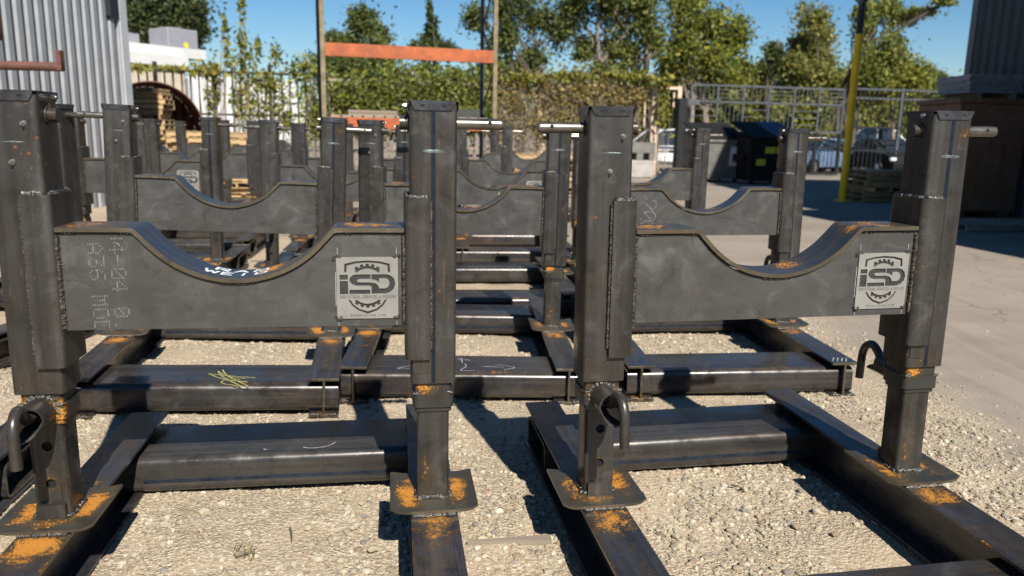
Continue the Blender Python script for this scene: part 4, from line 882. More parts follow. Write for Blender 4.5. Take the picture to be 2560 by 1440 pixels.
# ------------------------------------------------------------------ orange pallet rack
f0, f1 = px(812, 15.2), px(1235, 16.2); ra = math.atan2(f1.y - f0.y, f1.x - f0.x); RL = (f1 - f0).length
rk = empty('pallet_rack', (f0.x, f0.y, 0), ra, 'tall pallet rack with two orange beams and a plank deck', 'rack')
for x in (0, RL):
    for y, mt in ((0, 'upright'), (1.0, 'uprightd')):
        m = MB(); m.prism([(x - .042, y - .035), (x + .042, y - .035), (x + .042, y + .035), (x - .042, y + .035)], 0, 5.2, 'z'); link('upright', m.mesh('upright', M[mt], 0), rk)
    for k in range(6):
        m = MB(); z = .3 + k * .85; m.tube([(x, .04, z + (.0 if k % 2 else .75)), (x, .96, z + (.75 if k % 2 else 0))], .02, 6); link('brace', m.mesh('brace', M['uprightd']), rk)
zb = px(820, 15.2, 106).z; zl = px(830, 15.2, 292).z
for z1, h in ((zb, .20), (zl, .17)):
    m = MB(); m.box(.05, RL - .05, -.05, .0, z1 - h, z1); m.box(.05, RL - .05, -.052, .03, z1 - h - .04, z1 - h - .001); link('rack_beam', m.mesh('rack_beam', M['orange'], 0), rk)
    m = MB(); m.box(.05, RL - .05, .96, 1.01, z1 - h, z1); link('rack_beam', m.mesh('rack_beam', M['orange'], 0), rk) if z1 < 2 else None
for k in range(15): m = MB(); x = .12 + k * (RL - .24) / 15; m.box(x, x + .18, -.02, 1.0, zl + .002, zl + .045); link('deck_plank', m.mesh('deck_plank', M['woodg'], 0), rk)
o = empty('steel_sheet_stack', (*px(1165, 16.4)[:2], zl + .05), ra, 'stack of dark steel sheets at the right end of the rack deck', 'steel sheets')
for k in range(5): m = MB(); m.box(-.3 + random.uniform(-.03, .03), .28, -.05, .6, k * .035, k * .035 + .028); link('sheet', m.mesh('sheet', M['uprightd'], 0), o)
o = empty('plank_bundle', (*px(935, 16.2)[:2], zl + .05), ra, 'bundle of grey planks on the left half of the rack deck', 'planks')
for k in range(6): m = MB(); m.box(-.5, .5, .1 + (k % 3) * .2, .28 + (k % 3) * .2, (k // 3) * .06, (k // 3) * .06 + .05); link('plank', m.mesh('plank', M['woodg'], 0), o)
# ------------------------------------------------------------------ rusty cantilever rack at far left
p = px(140, 9.0, 165); rz_ = p.z
o = empty('cantilever_rack', (p.x - 1.35, p.y, 0), .1, 'rusty cantilever rack arms reaching in from the left edge', 'rack')
m = MB(); m.box(-.12, .12, -.1, .1, 0, 4.6); link('column', m.mesh('column', M['rustarm'], 0), o)
m = MB(); m.box(-.5, 1.0, -.1, .1, 0, .16); link('foot', m.mesh('foot', M['rustarm'], 0), o)
for z, Lx in ((rz_, 1.36), (rz_ + .32, .72)):
    m = MB(); m.tube([(.1, 0, z + .0), (Lx, 0, z)], .052, 12); link('arm', m.mesh('arm', M['rustarm']), o)
    m = MB(); m.box(Lx - .05, Lx, -.05, .05, z - .04, z + .18 if Lx > 1 else z + .22); link('arm_stop', m.mesh('arm_stop', M['rustarm'], 0), o)
# ------------------------------------------------------------------ yellow pole
yp = empty('yellow_pole', (8.09, 19.2, 0), 0, 'tall pole painted yellow low down and black above', 'pole')
m = MB(); m.cyl((0, 0, 0), (0, 0, 3.94), .088, n=18); link('painted_sleeve', m.mesh('painted_sleeve', M['yellow']), yp)
m = MB(); m.cyl((0, 0, 3.94), (0, 0, 6.4), .080, .074, n=14); link('upper_pole', m.mesh('upper_pole', M['black']), yp)
m = MB(); m.tube([(0, 0, 4.55), (-.12, 0, 4.7), (-.32, 0, 4.85), (-.6, 0, 5.3)], .035, 6); m.tube([(0, 0, 4.6), (.12, 0, 4.72), (.25, 0, 5.1)], .03, 6); link('bracket', m.mesh('bracket', M['black']), yp)
m = MB(); m.cyl((0, 0, 0), (0, 0, .03), .2, n=18); link('base_plate', m.mesh('base_plate', M['yellow']), yp)
# rusty box with a bundle on it
p = px(2392, 15.6); zt = px(2480, 15.6, 258).z
o = empty('rusty_container', (p.x, p.y, 0), .04, 'big rusty steel box container in the shade at right', 'container')
m = MB(); m.bbox(0, 1.38, 0, 1.5, .12, zt, .02); link('shell', m.mesh('shell', M['rustbox'], 0), o)
m = MB(); m.box(-.04, 1.42, -.04, 1.54, zt, zt + .09); link('top_rim', m.mesh('top_rim', M['rustbox'], 0), o)
for x in (.15, 1.1): m = MB(); m.box(x, x + .18, .0, 1.5, .0, .12); link('skid', m.mesh('skid', M['rustbox'], 0), o)
m = MB(); m.box(.62, .95, -.025, 0, .55, 1.55); link('hatch_plate', m.mesh('hatch_plate', M['rustbox'], 0), o)
m = MB(); m.tube([(.22, -.006, 1.62), (.3, -.006, 1.5), (.24, -.006, 1.42), (.36, -.006, 1.36), (.48, -.006, 1.38)], .012, 5); m.tube([(1.28 + .03 * math.cos(t), -.006, 1.78 + .05 * math.sin(t)) for t in np.linspace(0, 6.3, 9)], .01, 5); link('chalk_mark', m.mesh('chalk_mark', M['chalkd']), o)
q = px(2422, 15.9, 240); o = empty('wrapped_bundle', (q.x, 15.9, zt + .09), .04, 'long wrapped bundle of sheets on bearers atop the rusty container', 'bundle')
for x in (.15, .85): m = MB(); m.box(x, x + .12, 0, 1.1, 0, .12); link('bearer', m.mesh('bearer', M['woodg'], 0), o)
for k in range(8): m = MB(); m.box(random.uniform(-.04, .02), 1.12 + random.uniform(-.05, .05), random.uniform(-.02, .02), 1.15, .12 + k * .045, .12 + k * .045 + .038); link('sheet', m.mesh('sheet', M['wrap'], 0), o)

# ------------------------------------------------------------------ dumpsters
def dumpster(label, x, y, rz, body, lid, w=1.9, d=1.7, h=1.45, stickers=()):
    r = empty('dumpster', (x, y, 0), rz, label, 'dumpster', 'dumpsters by the gate')
    m = MB(); b, t = .12, .12 + h; k = .16
    m.add([(-w / 2 + k, -d / 2 + k, b), (w / 2 - k, -d / 2 + k, b), (w / 2 - k, d / 2 - .05, b), (-w / 2 + k, d / 2 - .05, b), (-w / 2, -d / 2, t - .25), (w / 2, -d / 2, t - .25), (w / 2, d / 2, t), (-w / 2, d / 2, t)],
          [(0, 3, 2, 1), (0, 1, 5, 4), (1, 2, 6, 5), (2, 3, 7, 6), (3, 0, 4, 7), (4, 5, 6, 7)]); link('body', m.mesh('body', body, 0), r)
    m = MB(); m.box(-w / 2 - .04, w / 2 + .04, -d / 2 - .05, -d / 2 + .03, t - .30, t - .22); link('front_rim', m.mesh('front_rim', body, 0), r)
    for s_ in (-1, 1):
        m = MB(); m.box(s_ * w / 2 - .04, s_ * w / 2 + .10 * s_ + .04, -.5, .5, .75, .95); link('fork_pocket', m.mesh('fork_pocket', body, 0), r)
        m = MB(); m.add([(min(0, s_ * w / 2), -d / 2 - .06, t - .2), (max(0, s_ * w / 2), -d / 2 - .06, t - .2), (max(0, s_ * w / 2), d / 2, t + .30), (min(0, s_ * w / 2), d / 2, t + .30)] + [(min(0, s_ * w / 2), -d / 2 - .06, t - .16), (max(0, s_ * w / 2), -d / 2 - .06, t - .16), (max(0, s_ * w / 2), d / 2, t + .34), (min(0, s_ * w / 2), d / 2, t + .34)],
                        [(0, 3, 2, 1), (4, 5, 6, 7), (0, 1, 5, 4), (1, 2, 6, 5), (2, 3, 7, 6), (3, 0, 4, 7)])
        lo = link('lid', m.mesh('lid', lid[0 if s_ < 0 else 1], 0), r)
        for yy in (-.6, .6): m = MB(); m.cyl((s_ * (w / 2 - .25) - .03, yy, .07), (s_ * (w / 2 - .25) + .03, yy, .07), .07, n=12); link('caster', m.mesh('caster', M['tyre']), r)
    for (sx, sz, sw, shh, mt) in stickers:
        m = MB(); f = lambda z: -d / 2 + k * (1 - (z - b) / (t - .25 - b)) - .012
        m.add([(sx, f(sz), sz), (sx + sw, f(sz), sz), (sx + sw, f(sz + shh), sz + shh), (sx, f(sz + shh), sz + shh)], [(0, 1, 2, 3)]); link('sticker', m.mesh('sticker', M[mt], 0), r)
    return r
p = px(1912, 25.8); dumpster('black dumpster with a blue lid and yellow stickers near the gate', p.x, p.y, .16, M['blackm'], (M['blackm'], M['bluelid']), 1.75, 1.7, 1.55, [(-.35, 1.0, .34, .2, 'sticker'), (.02, 1.0, .32, .22, 'sticker'), (-.6, .62, .3, .2, 'sticker'), (.1, .58, .4, .26, 'sticker')])
p = px(1785, 26.6); dumpster('olive grey dumpster with a white and red sign, left of the blue-lidded one', p.x, p.y, .16, M['dgrey'], (M['blackm'], M['blackm']), 1.6, 1.6, 1.5, [(.28, .55, .34, .62, 'sticker_w'), (.38, .66, .15, .26, 'sticker_r')])

# ------------------------------------------------------------------ cars
def car(label, x, y, rz, paint, kind='sedan', Lc=4.6):
    r = empty('parked_car', (x, y, 0), rz, label, 'car', 'cars parked beyond the gate'); W_ = .90
    roof = 1.46 if kind == 'sedan' else 1.72; belt = .95 if kind == 'sedan' else 1.08
    if kind == 'sedan': st = [(-2.3, .55, .62), (-2.25, .35, .80), (-1.6, .30, .93), (-.9, .30, .97), (.9, .30, belt + .02), (1.7, .30, belt), (2.2, .35, .86), (2.3, .5, .70)]; gh = [(-1.25, belt), (-.55, roof - .03), (.1, roof), (.75, roof - .04), (1.75, belt)]
    else: st = [(-2.3, .6, .75), (-2.25, .4, .98), (-1.5, .35, 1.05), (-.9, .35, belt), (1.2, .35, belt + .03), (2.1, .35, belt + .02), (2.28, .4, .95), (2.32, .55, .8)]; gh = [(-1.2, belt), (-.5, roof - .04), (.2, roof), (1.5, roof - .03), (2.15, belt)]
    m = MB(); vs = []; fs = []
    for X_, zl_, zh in st:
        tw = W_ * (.84 if abs(X_) > 2.2 else 1)
        vs += [(X_, -tw * .93, zl_), (X_, -tw, (zl_ + zh) / 2), (X_, -tw * .95, zh), (X_, 0, zh + .035), (X_, tw * .95, zh), (X_, tw, (zl_ + zh) / 2), (X_, tw * .93, zl_)]
    n = 7
    for i in range(len(st) - 1):
        for j in range(n): fs.append((i * n + j, (i + 1) * n + j, (i + 1) * n + (j + 1) % n, i * n + (j + 1) % n))
    fs += [tuple(range(n)), tuple(range((len(st) - 1) * n, len(st) * n))[::-1]]; m.add(vs, fs); link('body', m.mesh('body', paint, 40), r)
    m = MB(); vs = []; fs = []; wt = .70; wb_ = .86
    for X_, z in gh: tw = wb_ + (wt - wb_) * (z - belt) / (roof - belt); vs += [(X_, -tw, z), (X_, tw, z)]
    bi = [(gh[0][0] + .02, belt - .03), (gh[-1][0] - .02, belt - .03)]
    N = len(gh)
    sideA = [2 * i for i in range(N)]; sideB = [2 * i + 1 for i in range(N)]
    fs = [(2 * i, 2 * i + 2, 2 * i + 3, 2 * i + 1) for i in range(N - 1)] + [tuple(sideA), tuple(sideB[::-1])]; m.add(vs, fs); link('window', m.mesh('window', M['glass'], 0), r)
    m = MB(); top = gh[1:-1]; vs = []
    for X_, z in top: vs += [(X_, -wt - .01, z + .004), (X_, wt + .01, z + .004), (X_, wt - .03, z + .045), (X_, -wt + .03, z + .045)]
    fs = []
    for i in range(len(top) - 1):
        for j in range(4): fs.append((4 * i + j, 4 * i + 4 + j, 4 * i + 4 + (j + 1) % 4, 4 * i + (j + 1) % 4))
    fs += [(0, 1, 2, 3), tuple(range(4 * len(top) - 4, 4 * len(top)))[::-1]]; m.add(vs, fs); link('roof', m.mesh('roof', paint, 40), r)
    for s_ in (-1, 1):
        for (xa, za), (xb, zb_) in ((gh[0], gh[1]), (gh[-1], gh[-2]), ((gh[2][0], belt), (gh[2][0] + .02, roof))):
            ya = s_ * (wb_ + .012); yb_ = s_ * (wt + .012); m = MB(); m.tube([(xa, ya, za - .02), (xb, yb_, zb_)], .035, 5); link('pillar', m.mesh('pillar', paint), r)
        for X_ in (-1.42, 1.38):
            m = MB(); m.cyl((X_, s_ * .74, .33), (X_, s_ * .93, .33), .33, n=22); t_ = link('wheel', m.mesh('wheel', M['tyre']), r); m = MB(); m.cyl((X_, s_ * .92, .33), (X_, s_ * .945, .33), .20, n=16); link('rim', m.mesh('rim', M['rim']), t_)
        m = MB(); m.bbox(-2.29, -2.12, s_ * .72 - .12, s_ * .72 + .12, .66, .80, .03); link('headlight', m.mesh('headlight', M['lamp']), r)
        m = MB(); m.bbox(2.14, 2.31, s_ * .70 - .12, s_ * .70 + .12, .72, .86, .03); link('tail_light', m.mesh('tail_light', M['sticker_r']), r)
    return r
p = px(1660, 33.5); car('white sport utility car behind the timber fence posts', p.x, p.y, .25, M['carwhite'], 'suv')
p = px(2050, 34.5); car('slate blue sedan facing the gate, in front of the white cars', p.x, p.y, .55, M['carblue'], 'sedan')
p = px(2185, 38.5); car('white car right of the yellow pole, seen over the black car', p.x, p.y, 3.05, M['carwhite'], 'sedan').scale = (1.08, 1.05, 1.38)
p = px(1955, 42); car('silver blue sport utility car behind the black dumpster', p.x, p.y, 1.2, M['carblue'], 'suv')

p = px(2212, 33.5); car('black car facing us behind the fence, right of the yellow pole', p.x, p.y, 1.62, M['blackm'], 'sedan')
# ------------------------------------------------------------------ fences and gate
def bar(parent, name, a, b, r, mat):
    m = MB(); a, b = Vector(a), Vector(b)
    if abs((b - a).z) > (b - a).xy.length: m.box(a.x - r, a.x + r, a.y - r, a.y + r, min(a.z, b.z), max(a.z, b.z))
    else:
        d = (b - a).normalized(); n_ = Vector((-d.y, d.x, 0)) * r; u_ = Vector((0, 0, r)); m.add([a - n_ - u_, a + n_ - u_, a + n_ + u_, a - n_ + u_, b - n_ - u_, b + n_ - u_, b + n_ + u_, b - n_ + u_], [(0, 1, 2, 3), (7, 6, 5, 4), (0, 4, 5, 1), (1, 5, 6, 2), (2, 6, 7, 3), (3, 7, 4, 0)])
    return link(name, m.mesh(name, mat, 0), parent)
FA = math.atan(.22)
def fence_root(name, u0, u1, label, cat='fence'):
    a, b = fpt(u0), fpt(u1); r = empty(name, (a.x, a.y, 0), FA, label, cat); return r, (b - a).length
H_ = 3.38
r, L = fence_root('picket_fence', 250, 815, 'dark steel picket fence overgrown with yellow-green creepers at left')
for z in (.25, 1.9, H_ - .12): bar(r, 'rail', (0, 0, z), (L, 0, z), .035, M['picket'])
for k in range(int(L / .26) + 1): bar(r, 'picket', (k * .26, -.045, .08), (k * .26, -.045, H_ - .03), .024, M['picket'])
for k in range(5): bar(r, 'post', (k * L / 4, .06, 0), (k * L / 4, .06, H_ + .15), .06, M['picket'])
r, L = fence_root('vine_fence', 820, 1692, 'tall fence with timber posts and rails, smothered in green and dry brown vines')
for x, rr, mt, hh in ((0, .07, 'uprightd', H_), (L * .23, .08, 'conc', H_ + .1), (L * .585, .14, 'timberpost', H_), (L * .925, .15, 'timberpost', H_ + .15), (L, .075, 'timberpost', H_ - .05)): bar(r, 'post', (x, 0, 0), (x, 0, hh), rr, M[mt])
bar(r, 'rail', (0, -.02, H_ - .25), (L * .585, -.02, H_ - .25), .04, M['woodg']); bar(r, 'rail', (L * .585, -.02, H_ - .16), (L, -.02, H_ - .16), .05, M['timberpost']); bar(r, 'rail', (0, -.02, .9), (L, -.02, .9), .05, M['woodg'])
for k in range(34):
    x = (k + .5) * L / 34; bar(r, 'slat', (x, .06, .1 if k < 29 else 1.75), (x, .06, H_ - .3), .028, M['timberpost' if k % 3 == 0 or k > 28 else 'woodg'])
p = fpt(1513, 250, -.2); o = link('round_sign', None, None) if False else None
m = MB(); m.cyl((0, .0, 0), (0, .03, 0), .21, n=24); o = link('round_sign', m.mesh('round_sign', M['whitewall']), None, p, (0, 0, FA)); tag(o, 'round white sign hung on the brown vine fence', 'sign')
# sliding gate with patterned panels
p = fpt(1700, 337, -.5); o = empty('gate_post', (p.x, p.y, 0), FA, 'black square gate post with a side arm, left of the gate', 'post')
zt_ = px(1700, p.y, 246).z; m = MB(); m.box(-.16, .16, -.16, .16, 0, zt_); link('column', m.mesh('column', M['picket'], 0), o); m = MB(); m.box(.1, .62, -.1, .1, zt_ - .22, zt_ - .02); link('arm', m.mesh('arm', M['gate'], 0), o)
r, L = fence_root('sliding_gate', 1722, 2100, 'silver sliding gate with alternating vertical and horizontal bar panels', 'gate')
z0, z1, z2, z3 = .12, 1.72, 2.78, 3.38
for z in (z0, z1, z2, z3): bar(r, 'rail', (0, 0, z), (L, 0, z), (.034 if z > z0 else .05), M['gate' if z > 1 else 'picket'])
NC = 6
for k in range(NC + 1): bar(r, 'upright', (k * L / NC, 0, z1), (k * L / NC, 0, z3), .034, M['gate']); bar(r, 'upright', (k * L / NC, 0, z0), (k * L / NC, 0, z1), .045, M['picket'])
for k in range(NC):
    xa, xb = k * L / NC, (k + 1) * L / NC
    for za, zb_, vert in ((z1, z2, k % 2 == 1), (z2, z3, k % 2 == 0)):
        if vert:
            for j in range(1, 6): x = xa + (xb - xa) * j / 6; bar(r, 'bar', (x, 0, za), (x, 0, zb_), .011, M['gate'])
        else:
            for j in range(1, 4): z = za + (zb_ - za) * j / 4; bar(r, 'bar', (xa, 0, z), (xb, 0, z), .013, M['gate'])
for k in range(36): x = (k + .5) * L / 36; bar(r, 'picket', (x, 0, z0), (x, 0, z1), .011, M['picket'])
bar(r, 'rail', (0, .03, 1.15), (L, .03, 1.15), .03, M['picket'])
r, L = fence_root('picket_fence', 2128, 2470, 'tall black picket fence right of the yellow pole')
for z in (.12, 1.05, 1.95, H_ - .3, H_ + .05): bar(r, 'rail', (0, 0, z), (L, 0, z), .035, M['picket' if z < 3 else 'gate'])
for k in range(int(L / .2) + 1): bar(r, 'picket', (k * .2, -.03, .05), (k * .2, -.03, H_ + .05), .013, M['picket'])
for k in range(4): bar(r, 'post', (k * L / 3, .03, 0), (k * L / 3, .03, H_ + .12), .05, M['gate' if k else 'picket'])
m = MB(); m.bbox(-.1, .1, -.16, -.05, 1.95, 2.25, .02); link('gate_latch', m.mesh('gate_latch', M['picket'], 0), r)
p = px(1625, 28.0); o = empty('concrete_block', (p.x - .45, p.y, 0), .2, 'grey concrete block with dark openings before the white car', 'block')
m = MB(); m.bbox(-.55, .55, -.4, .4, 0, .62, .04); link('lower_block', m.mesh('lower_block', M['conc'], 0), o)
m = MB()
for x0, x1 in ((-.55, -.35), (-.12, .12), (.35, .55)): m.box(x0, x1, -.38, .38, .62, .88)
m.box(-.56, .56, -.39, .39, .88, 1.24); link('upper_block', m.mesh('upper_block', M['dgrey'], 0), o)

# ------------------------------------------------------------------ leaves, trees, vines
def leaf_obj(P_, size, pal, name='crown', jit=.3, elong=1.5):
    n = len(P_); a = RNG.normal(size=(n, 3)); a /= np.linalg.norm(a, axis=1)[:, None]; b = RNG.normal(size=(n, 3)); b -= a * (a * b).sum(1)[:, None]; b /= np.linalg.norm(b, axis=1)[:, None]
    s = size * RNG.uniform(.6, 1.35, (n, 1)); a = a * s * elong; b = b * s * .8
    V = np.stack([P_ - a, P_ - b * .9 + a * .1, P_ + a, P_ + b * .9 + a * .1], 1).reshape(-1, 3); F = np.arange(4 * n).reshape(-1, 4)
    pal = np.array(pal); c = pal[RNG.integers(0, len(pal), n)] * RNG.uniform(1 - jit, 1 + jit, (n, 1)); return npmesh(name, V, F, M['leaf'], False, np.repeat(np.clip(c, 0, 1), 4, 0))
def clump_pts(c, rad, n, blobs=14, tight=.33):
    k = RNG.normal(size=(blobs, 3)); k /= np.linalg.norm(k, axis=1)[:, None]; k *= RNG.uniform(.25, .95, (blobs, 1)); i = RNG.integers(0, blobs, n)
    w_ = RNG.uniform(.4, 1.3, blobs)[i][:, None]
    return np.array(c) + (k[i] + RNG.normal(size=(n, 3)) * tight * w_) * np.array(rad)
G1 = [(.105, .13, .028), (.135, .16, .034), (.17, .185, .04), (.065, .088, .024), (.21, .21, .045)]
GD = [(.055, .075, .026), (.078, .096, .032), (.034, .05, .02), (.10, .11, .036)]
GY = [(.19, .20, .03), (.26, .24, .028), (.14, .17, .03), (.33, .28, .03), (.085, .115, .026)]
GB = [(.21, .145, .05), (.27, .19, .07), (.16, .11, .04), (.33, .25, .075), (.17, .165, .04)]
GR = [(.23, .205, .055), (.30, .25, .07), (.17, .17, .04), (.14, .155, .035)]
def tree(label, u, Y, clumps, pal, leaf=.13, dens=1.0, bark='bark', trunk=.16, trunks=None, name='tree', tight=.33):
    leaf *= .55; dens *= 1.0; tight += .05
    base = px(u, Y); r = empty(name, (base.x, Y, 0), 0, label, 'tree', 'trees along the back of the yard'); W = Vector((base.x, Y, 0)); pts = []; cen = []
    for cu, cv, ru, rv in clumps:
        dy = random.uniform(-1.2, 1.2); q = px(cu, Y + dy, cv); k = Y / FPX; rx, rz2 = ru * k, rv * k
        n = int(dens * 1500 * max(.15, rx * rz2) ** .8 / (leaf / .13) ** 1.6); n = min(max(n, 200), 7500)
        pts.append(clump_pts(q - W, (rx, max(rx, rz2) * .8, rz2), n, int(9 + 4 * rx * rz2), tight)); cen.append((q - W, max(rx, rz2)))
    link('crown', leaf_obj(np.concatenate(pts), leaf, pal), r)
    zmax = max(c.z for c, _ in cen); m = MB()
    for tu in (trunks or [u]):
        tx = px(tu, Y).x - base.x; near = sorted(cen, key=lambda c: abs(c[0].x - tx)); top = max((c[0] for c in near[:4]), key=lambda c: c.z)
        mid = Vector((tx * .9 + random.uniform(-.3, .3), 0, top.z * .45)); P_ = [Vector((tx, 0, 0)), Vector((tx + .08, 0, top.z * .22)), mid, mid.lerp(top, .5) + Vector((random.uniform(-.3, .3), 0, 0)), top + Vector((0, 0, .3))]
        m.tube(P_, [trunk, trunk * .85, trunk * .7, trunk * .45, trunk * .12], 8)
        for c, rd in near:
            if (c - top).length < .3: continue
            s_ = P_[1].lerp(P_[2], random.uniform(.3, 1)) if c.z < mid.z * 1.6 else P_[2].lerp(P_[3], random.uniform(0, .9))
            e = s_.lerp(c, .55) + Vector((random.uniform(-.3, .3), 0, .25)); m.tube([s_, e, c], [trunk * .42, trunk * .28, trunk * .1], 6)
            for _ in range(4): m.tube([e.lerp(c, random.random()), c + Vector((random.uniform(-1, 1), random.uniform(-.6, .6), random.uniform(-.5, .9))) * rd * .8], [trunk * .12, trunk * .04], 4)
    link('trunk', m.mesh('trunk', M[bark]), r); return r
tree('dense dark green tree behind the white flat-roofed building', 400, 56, [(330, 30, 80, 60), (430, 20, 70, 60), (465, 60, 42, 45), (300, 60, 50, 40), (400, -40, 80, 50), (380, 60, 70, 40), (440, 85, 60, 30), (320, 90, 60, 25)], GD, .22, 1.5, 'barkd', .35)
tree('ragged green tree just right of the rack upright', 905, 48, [(905, 55, 40, 34), (858, 110, 50, 30), (935, 85, 30, 40), (880, 150, 70, 40), (945, 150, 45, 40), (840, 165, 50, 40)], [GD[1], GD[3], G1[0], G1[1]], .17, .8, 'barkd', .22)
tree('small pointed conifer between the rack uprights', 1080, 50, [(1077, 30, 7, 22), (1078, 70, 13, 28), (1080, 112, 38, 24), (1050, 130, 30, 20), (1110, 130, 34, 18)], GD + [G1[0]], .15, .9, 'barkd', .12)
tree('tall dark-limbed tree right of the rack with sky showing through', 1290, 42, [(1195, 40, 34, 36), (1270, 30, 46, 50), (1250, 110, 38, 34), (1335, 40, 44, 50), (1335, 140, 40, 34), (1395, 80, 34, 44), (1300, 165, 50, 24), (1225, 150, 30, 24)], GD[1:] + G1[:2], .15, .46, 'barkd', .22, [1300, 1345], tight=.30)
tree('broad tall green tree above the brown vines', 1540, 43, [(1440, 35, 46, 50), (1520, 20, 54, 50), (1600, 40, 52, 56), (1470, 120, 44, 34), (1555, 130, 52, 40), (1630, 110, 36, 40), (1500, -30, 70, 40), (1610, -30, 60, 40), (1500, 175, 50, 20)], G1 + [GD[1]], .15, .50, 'bark', .24, [1505, 1550, 1610], tight=.30)
tree('yellow-green leaning tree left of the open sky gap', 1770, 39, [(1715, 25, 36, 36), (1765, 75, 48, 46), (1838, 105, 40, 50), (1700, 125, 44, 46), (1775, 155, 60, 44), (1850, 175, 34, 34), (1740, -10, 40, 30), (1800, 200, 60, 30), (1680, 180, 40, 34)], GY[:3] + G1[2:4], .14, .75, 'bark', .2, [1760, 1720])
tree('low dark bushy tree in the sky gap', 1925, 44, [(1922, 135, 26, 24), (1945, 165, 34, 24), (1905, 175, 30, 22), (1960, 190, 40, 20)], GD[1:] + [G1[0]], .15, .9, 'barkd', .12)
tree('feathery tree with a pale slim trunk left of the yellow pole', 2035, 45, [(2028, 45, 36, 30), (2055, 85, 30, 30), (2000, 110, 30, 34), (2050, 150, 40, 34), (1985, 165, 36, 26), (2015, 195, 50, 20)], [G1[1], G1[2], GR[2], GR[1]], .13, .7, 'bark', .12, [2035], tight=.36)
tree('tree of thin bare dark stems with a leafy limb stretching right of the pole', 2120, 36, [(2210, 20, 40, 30), (2165, 90, 26, 36), (2250, 45, 40, 18), (2225, 130, 40, 40), (2300, 30, 40, 10), (2180, 175, 40, 44), (2150, 40, 26, 30), (2360, 5, 24, 8)], [G1[2], G1[4], GY[2], G1[1]], .11, .6, 'barkd', .11, [2092, 2112, 2130], tight=.36)
tree('rounded olive bush tree right of the pole', 2235, 37, [(2190, 200, 40, 36), (2245, 180, 46, 40), (2265, 205, 40, 34), (2215, 215, 60, 30)], GY[:3] + [G1[2]], .12, 1.2, 'bark', .12)
tree('spiky green shrub tree against the sky by the grey building', 2325, 40, [(2297, 200, 14, 34), (2322, 196, 12, 32), (2343, 205, 12, 30), (2360, 215, 10, 22), (2378, 228, 10, 16), (2320, 230, 44, 14)], G1[:3], .11, 1.2, 'bark', .08)
# undergrowth behind the fence: one mass nobody could count
def mass(label, boxes, pal, leaf, name, cat):
    P_ = []
    for u0, u1, v0, v1, dy, dens in boxes:
        for cu in np.arange(u0, u1, 28):
            q0 = fpt(cu, v1, dy); q1 = fpt(cu, v0 + random.uniform(-14, 18), dy); h = (q1.z - q0.z) * random.uniform(.8, 1.1); rd = 24 * q0.y / FPX; nz_ = max(2, int(h / (rd * 1.15)))
            for j in range(nz_):
                P_.append(clump_pts((q0.x + random.uniform(-.3, .3), q0.y + random.uniform(-.5, .5), q0.z + h * (j + .5) / nz_), (rd, rd * .8, rd), int(dens * 46 * (rd / leaf) ** 1.15), 7, .45))
    return link(name, leaf_obj(np.concatenate(P_), leaf, pal, name), None, label=label, cat=cat, kind='stuff')
mass('mass of green undergrowth behind the middle fence', [(815, 1260, 170, 330, 1.6, .5), (1180, 1590, 205, 300, 2.6, .25), (1560, 1720, 185, 345, 13, .5)], G1 + [GY[0], GD[0]], .085, 'undergrowth', 'undergrowth')
mass('olive and straw-coloured undergrowth behind the gate', [(1690, 2400, 190, 352, 13, .75), (1800, 2120, 172, 250, 15, .5)], [GY[0], GY[2], GR[0], GR[2], G1[2]], .10, 'undergrowth', 'undergrowth')
mass('far soft tree line beyond the road, behind the single trees', [(1150, 1760, 182, 330, 34, .35), (1760, 2140, 186, 330, 34, .4), (820, 1150, 168, 330, 34, .35), (2140, 2330, 190, 330, 34, .35)], G1[:3] + [GD[1], GD[3], GR[3]], .17, 'far_woodland', 'woodland')
def vine(label, clumps, pal, leaf, dy=-.25, dens=1.0, stems=30, cat='creeper', bark='bark', box=None):
    P_ = []; c0 = fpt(clumps[0][0], 337, dy); W = Vector((c0.x, c0.y, 0)); r = empty('creeper', W, 0, label, cat); m = MB()
    for cu, cv, ru, rv in clumps:
        q = fpt(cu, cv, dy); k = q.y / FPX; n = int(dens * 900 * max(.06, ru * rv * k * k) ** .85 / (leaf / .09) ** 1.5); P_.append(clump_pts(q - W, (ru * k, .22, rv * k), max(30, n), 12, .42))
        b = fpt(cu, 420, dy) - W; b.z = 0
        for _ in range(3 if stems else 0):
            t_ = q - W + Vector((random.uniform(-1, 1) * ru * k, random.uniform(-.15, .15), random.uniform(0, 1) * rv * k)); m.tube([b + Vector((random.uniform(-.4, .4), 0, 0)), b.lerp(t_, .5) + Vector((random.uniform(-.3, .3), 0, 0)), t_], [.018, .014, .006], 4)
    link('foliage', leaf_obj(np.concatenate(P_), leaf, pal, 'foliage'), r)
    if box:
        u0, u1, v0, v1 = box
        for _ in range(stems):
            p_ = [fpt(random.uniform(u0, u1), random.uniform(v0, v1), dy + random.uniform(-.1, .1)) - W]
            for k in range(5): p_.append(p_[-1] + Vector((random.uniform(-.35, .35), random.uniform(-.05, .05), random.uniform(-.42, .30))))
            m.tube(p_, [.012] * 6, 4)
    if m.v: link('stem', m.mesh('stem', M[bark]), r)
    return r
vine('tall yellow-green creeper climbing above the left fence', [(610, 190, 26, 70), (604, 95, 14, 40), (606, 20, 8, 30), (565, 90, 5, 40), (640, 130, 22, 30), (585, 160, 26, 30), (690, 130, 14, 30), (602, 260, 30, 50), (660, 200, 40, 30), (560, 60, 4, 30)], GY + [G1[2]], .062, -.3, .42)
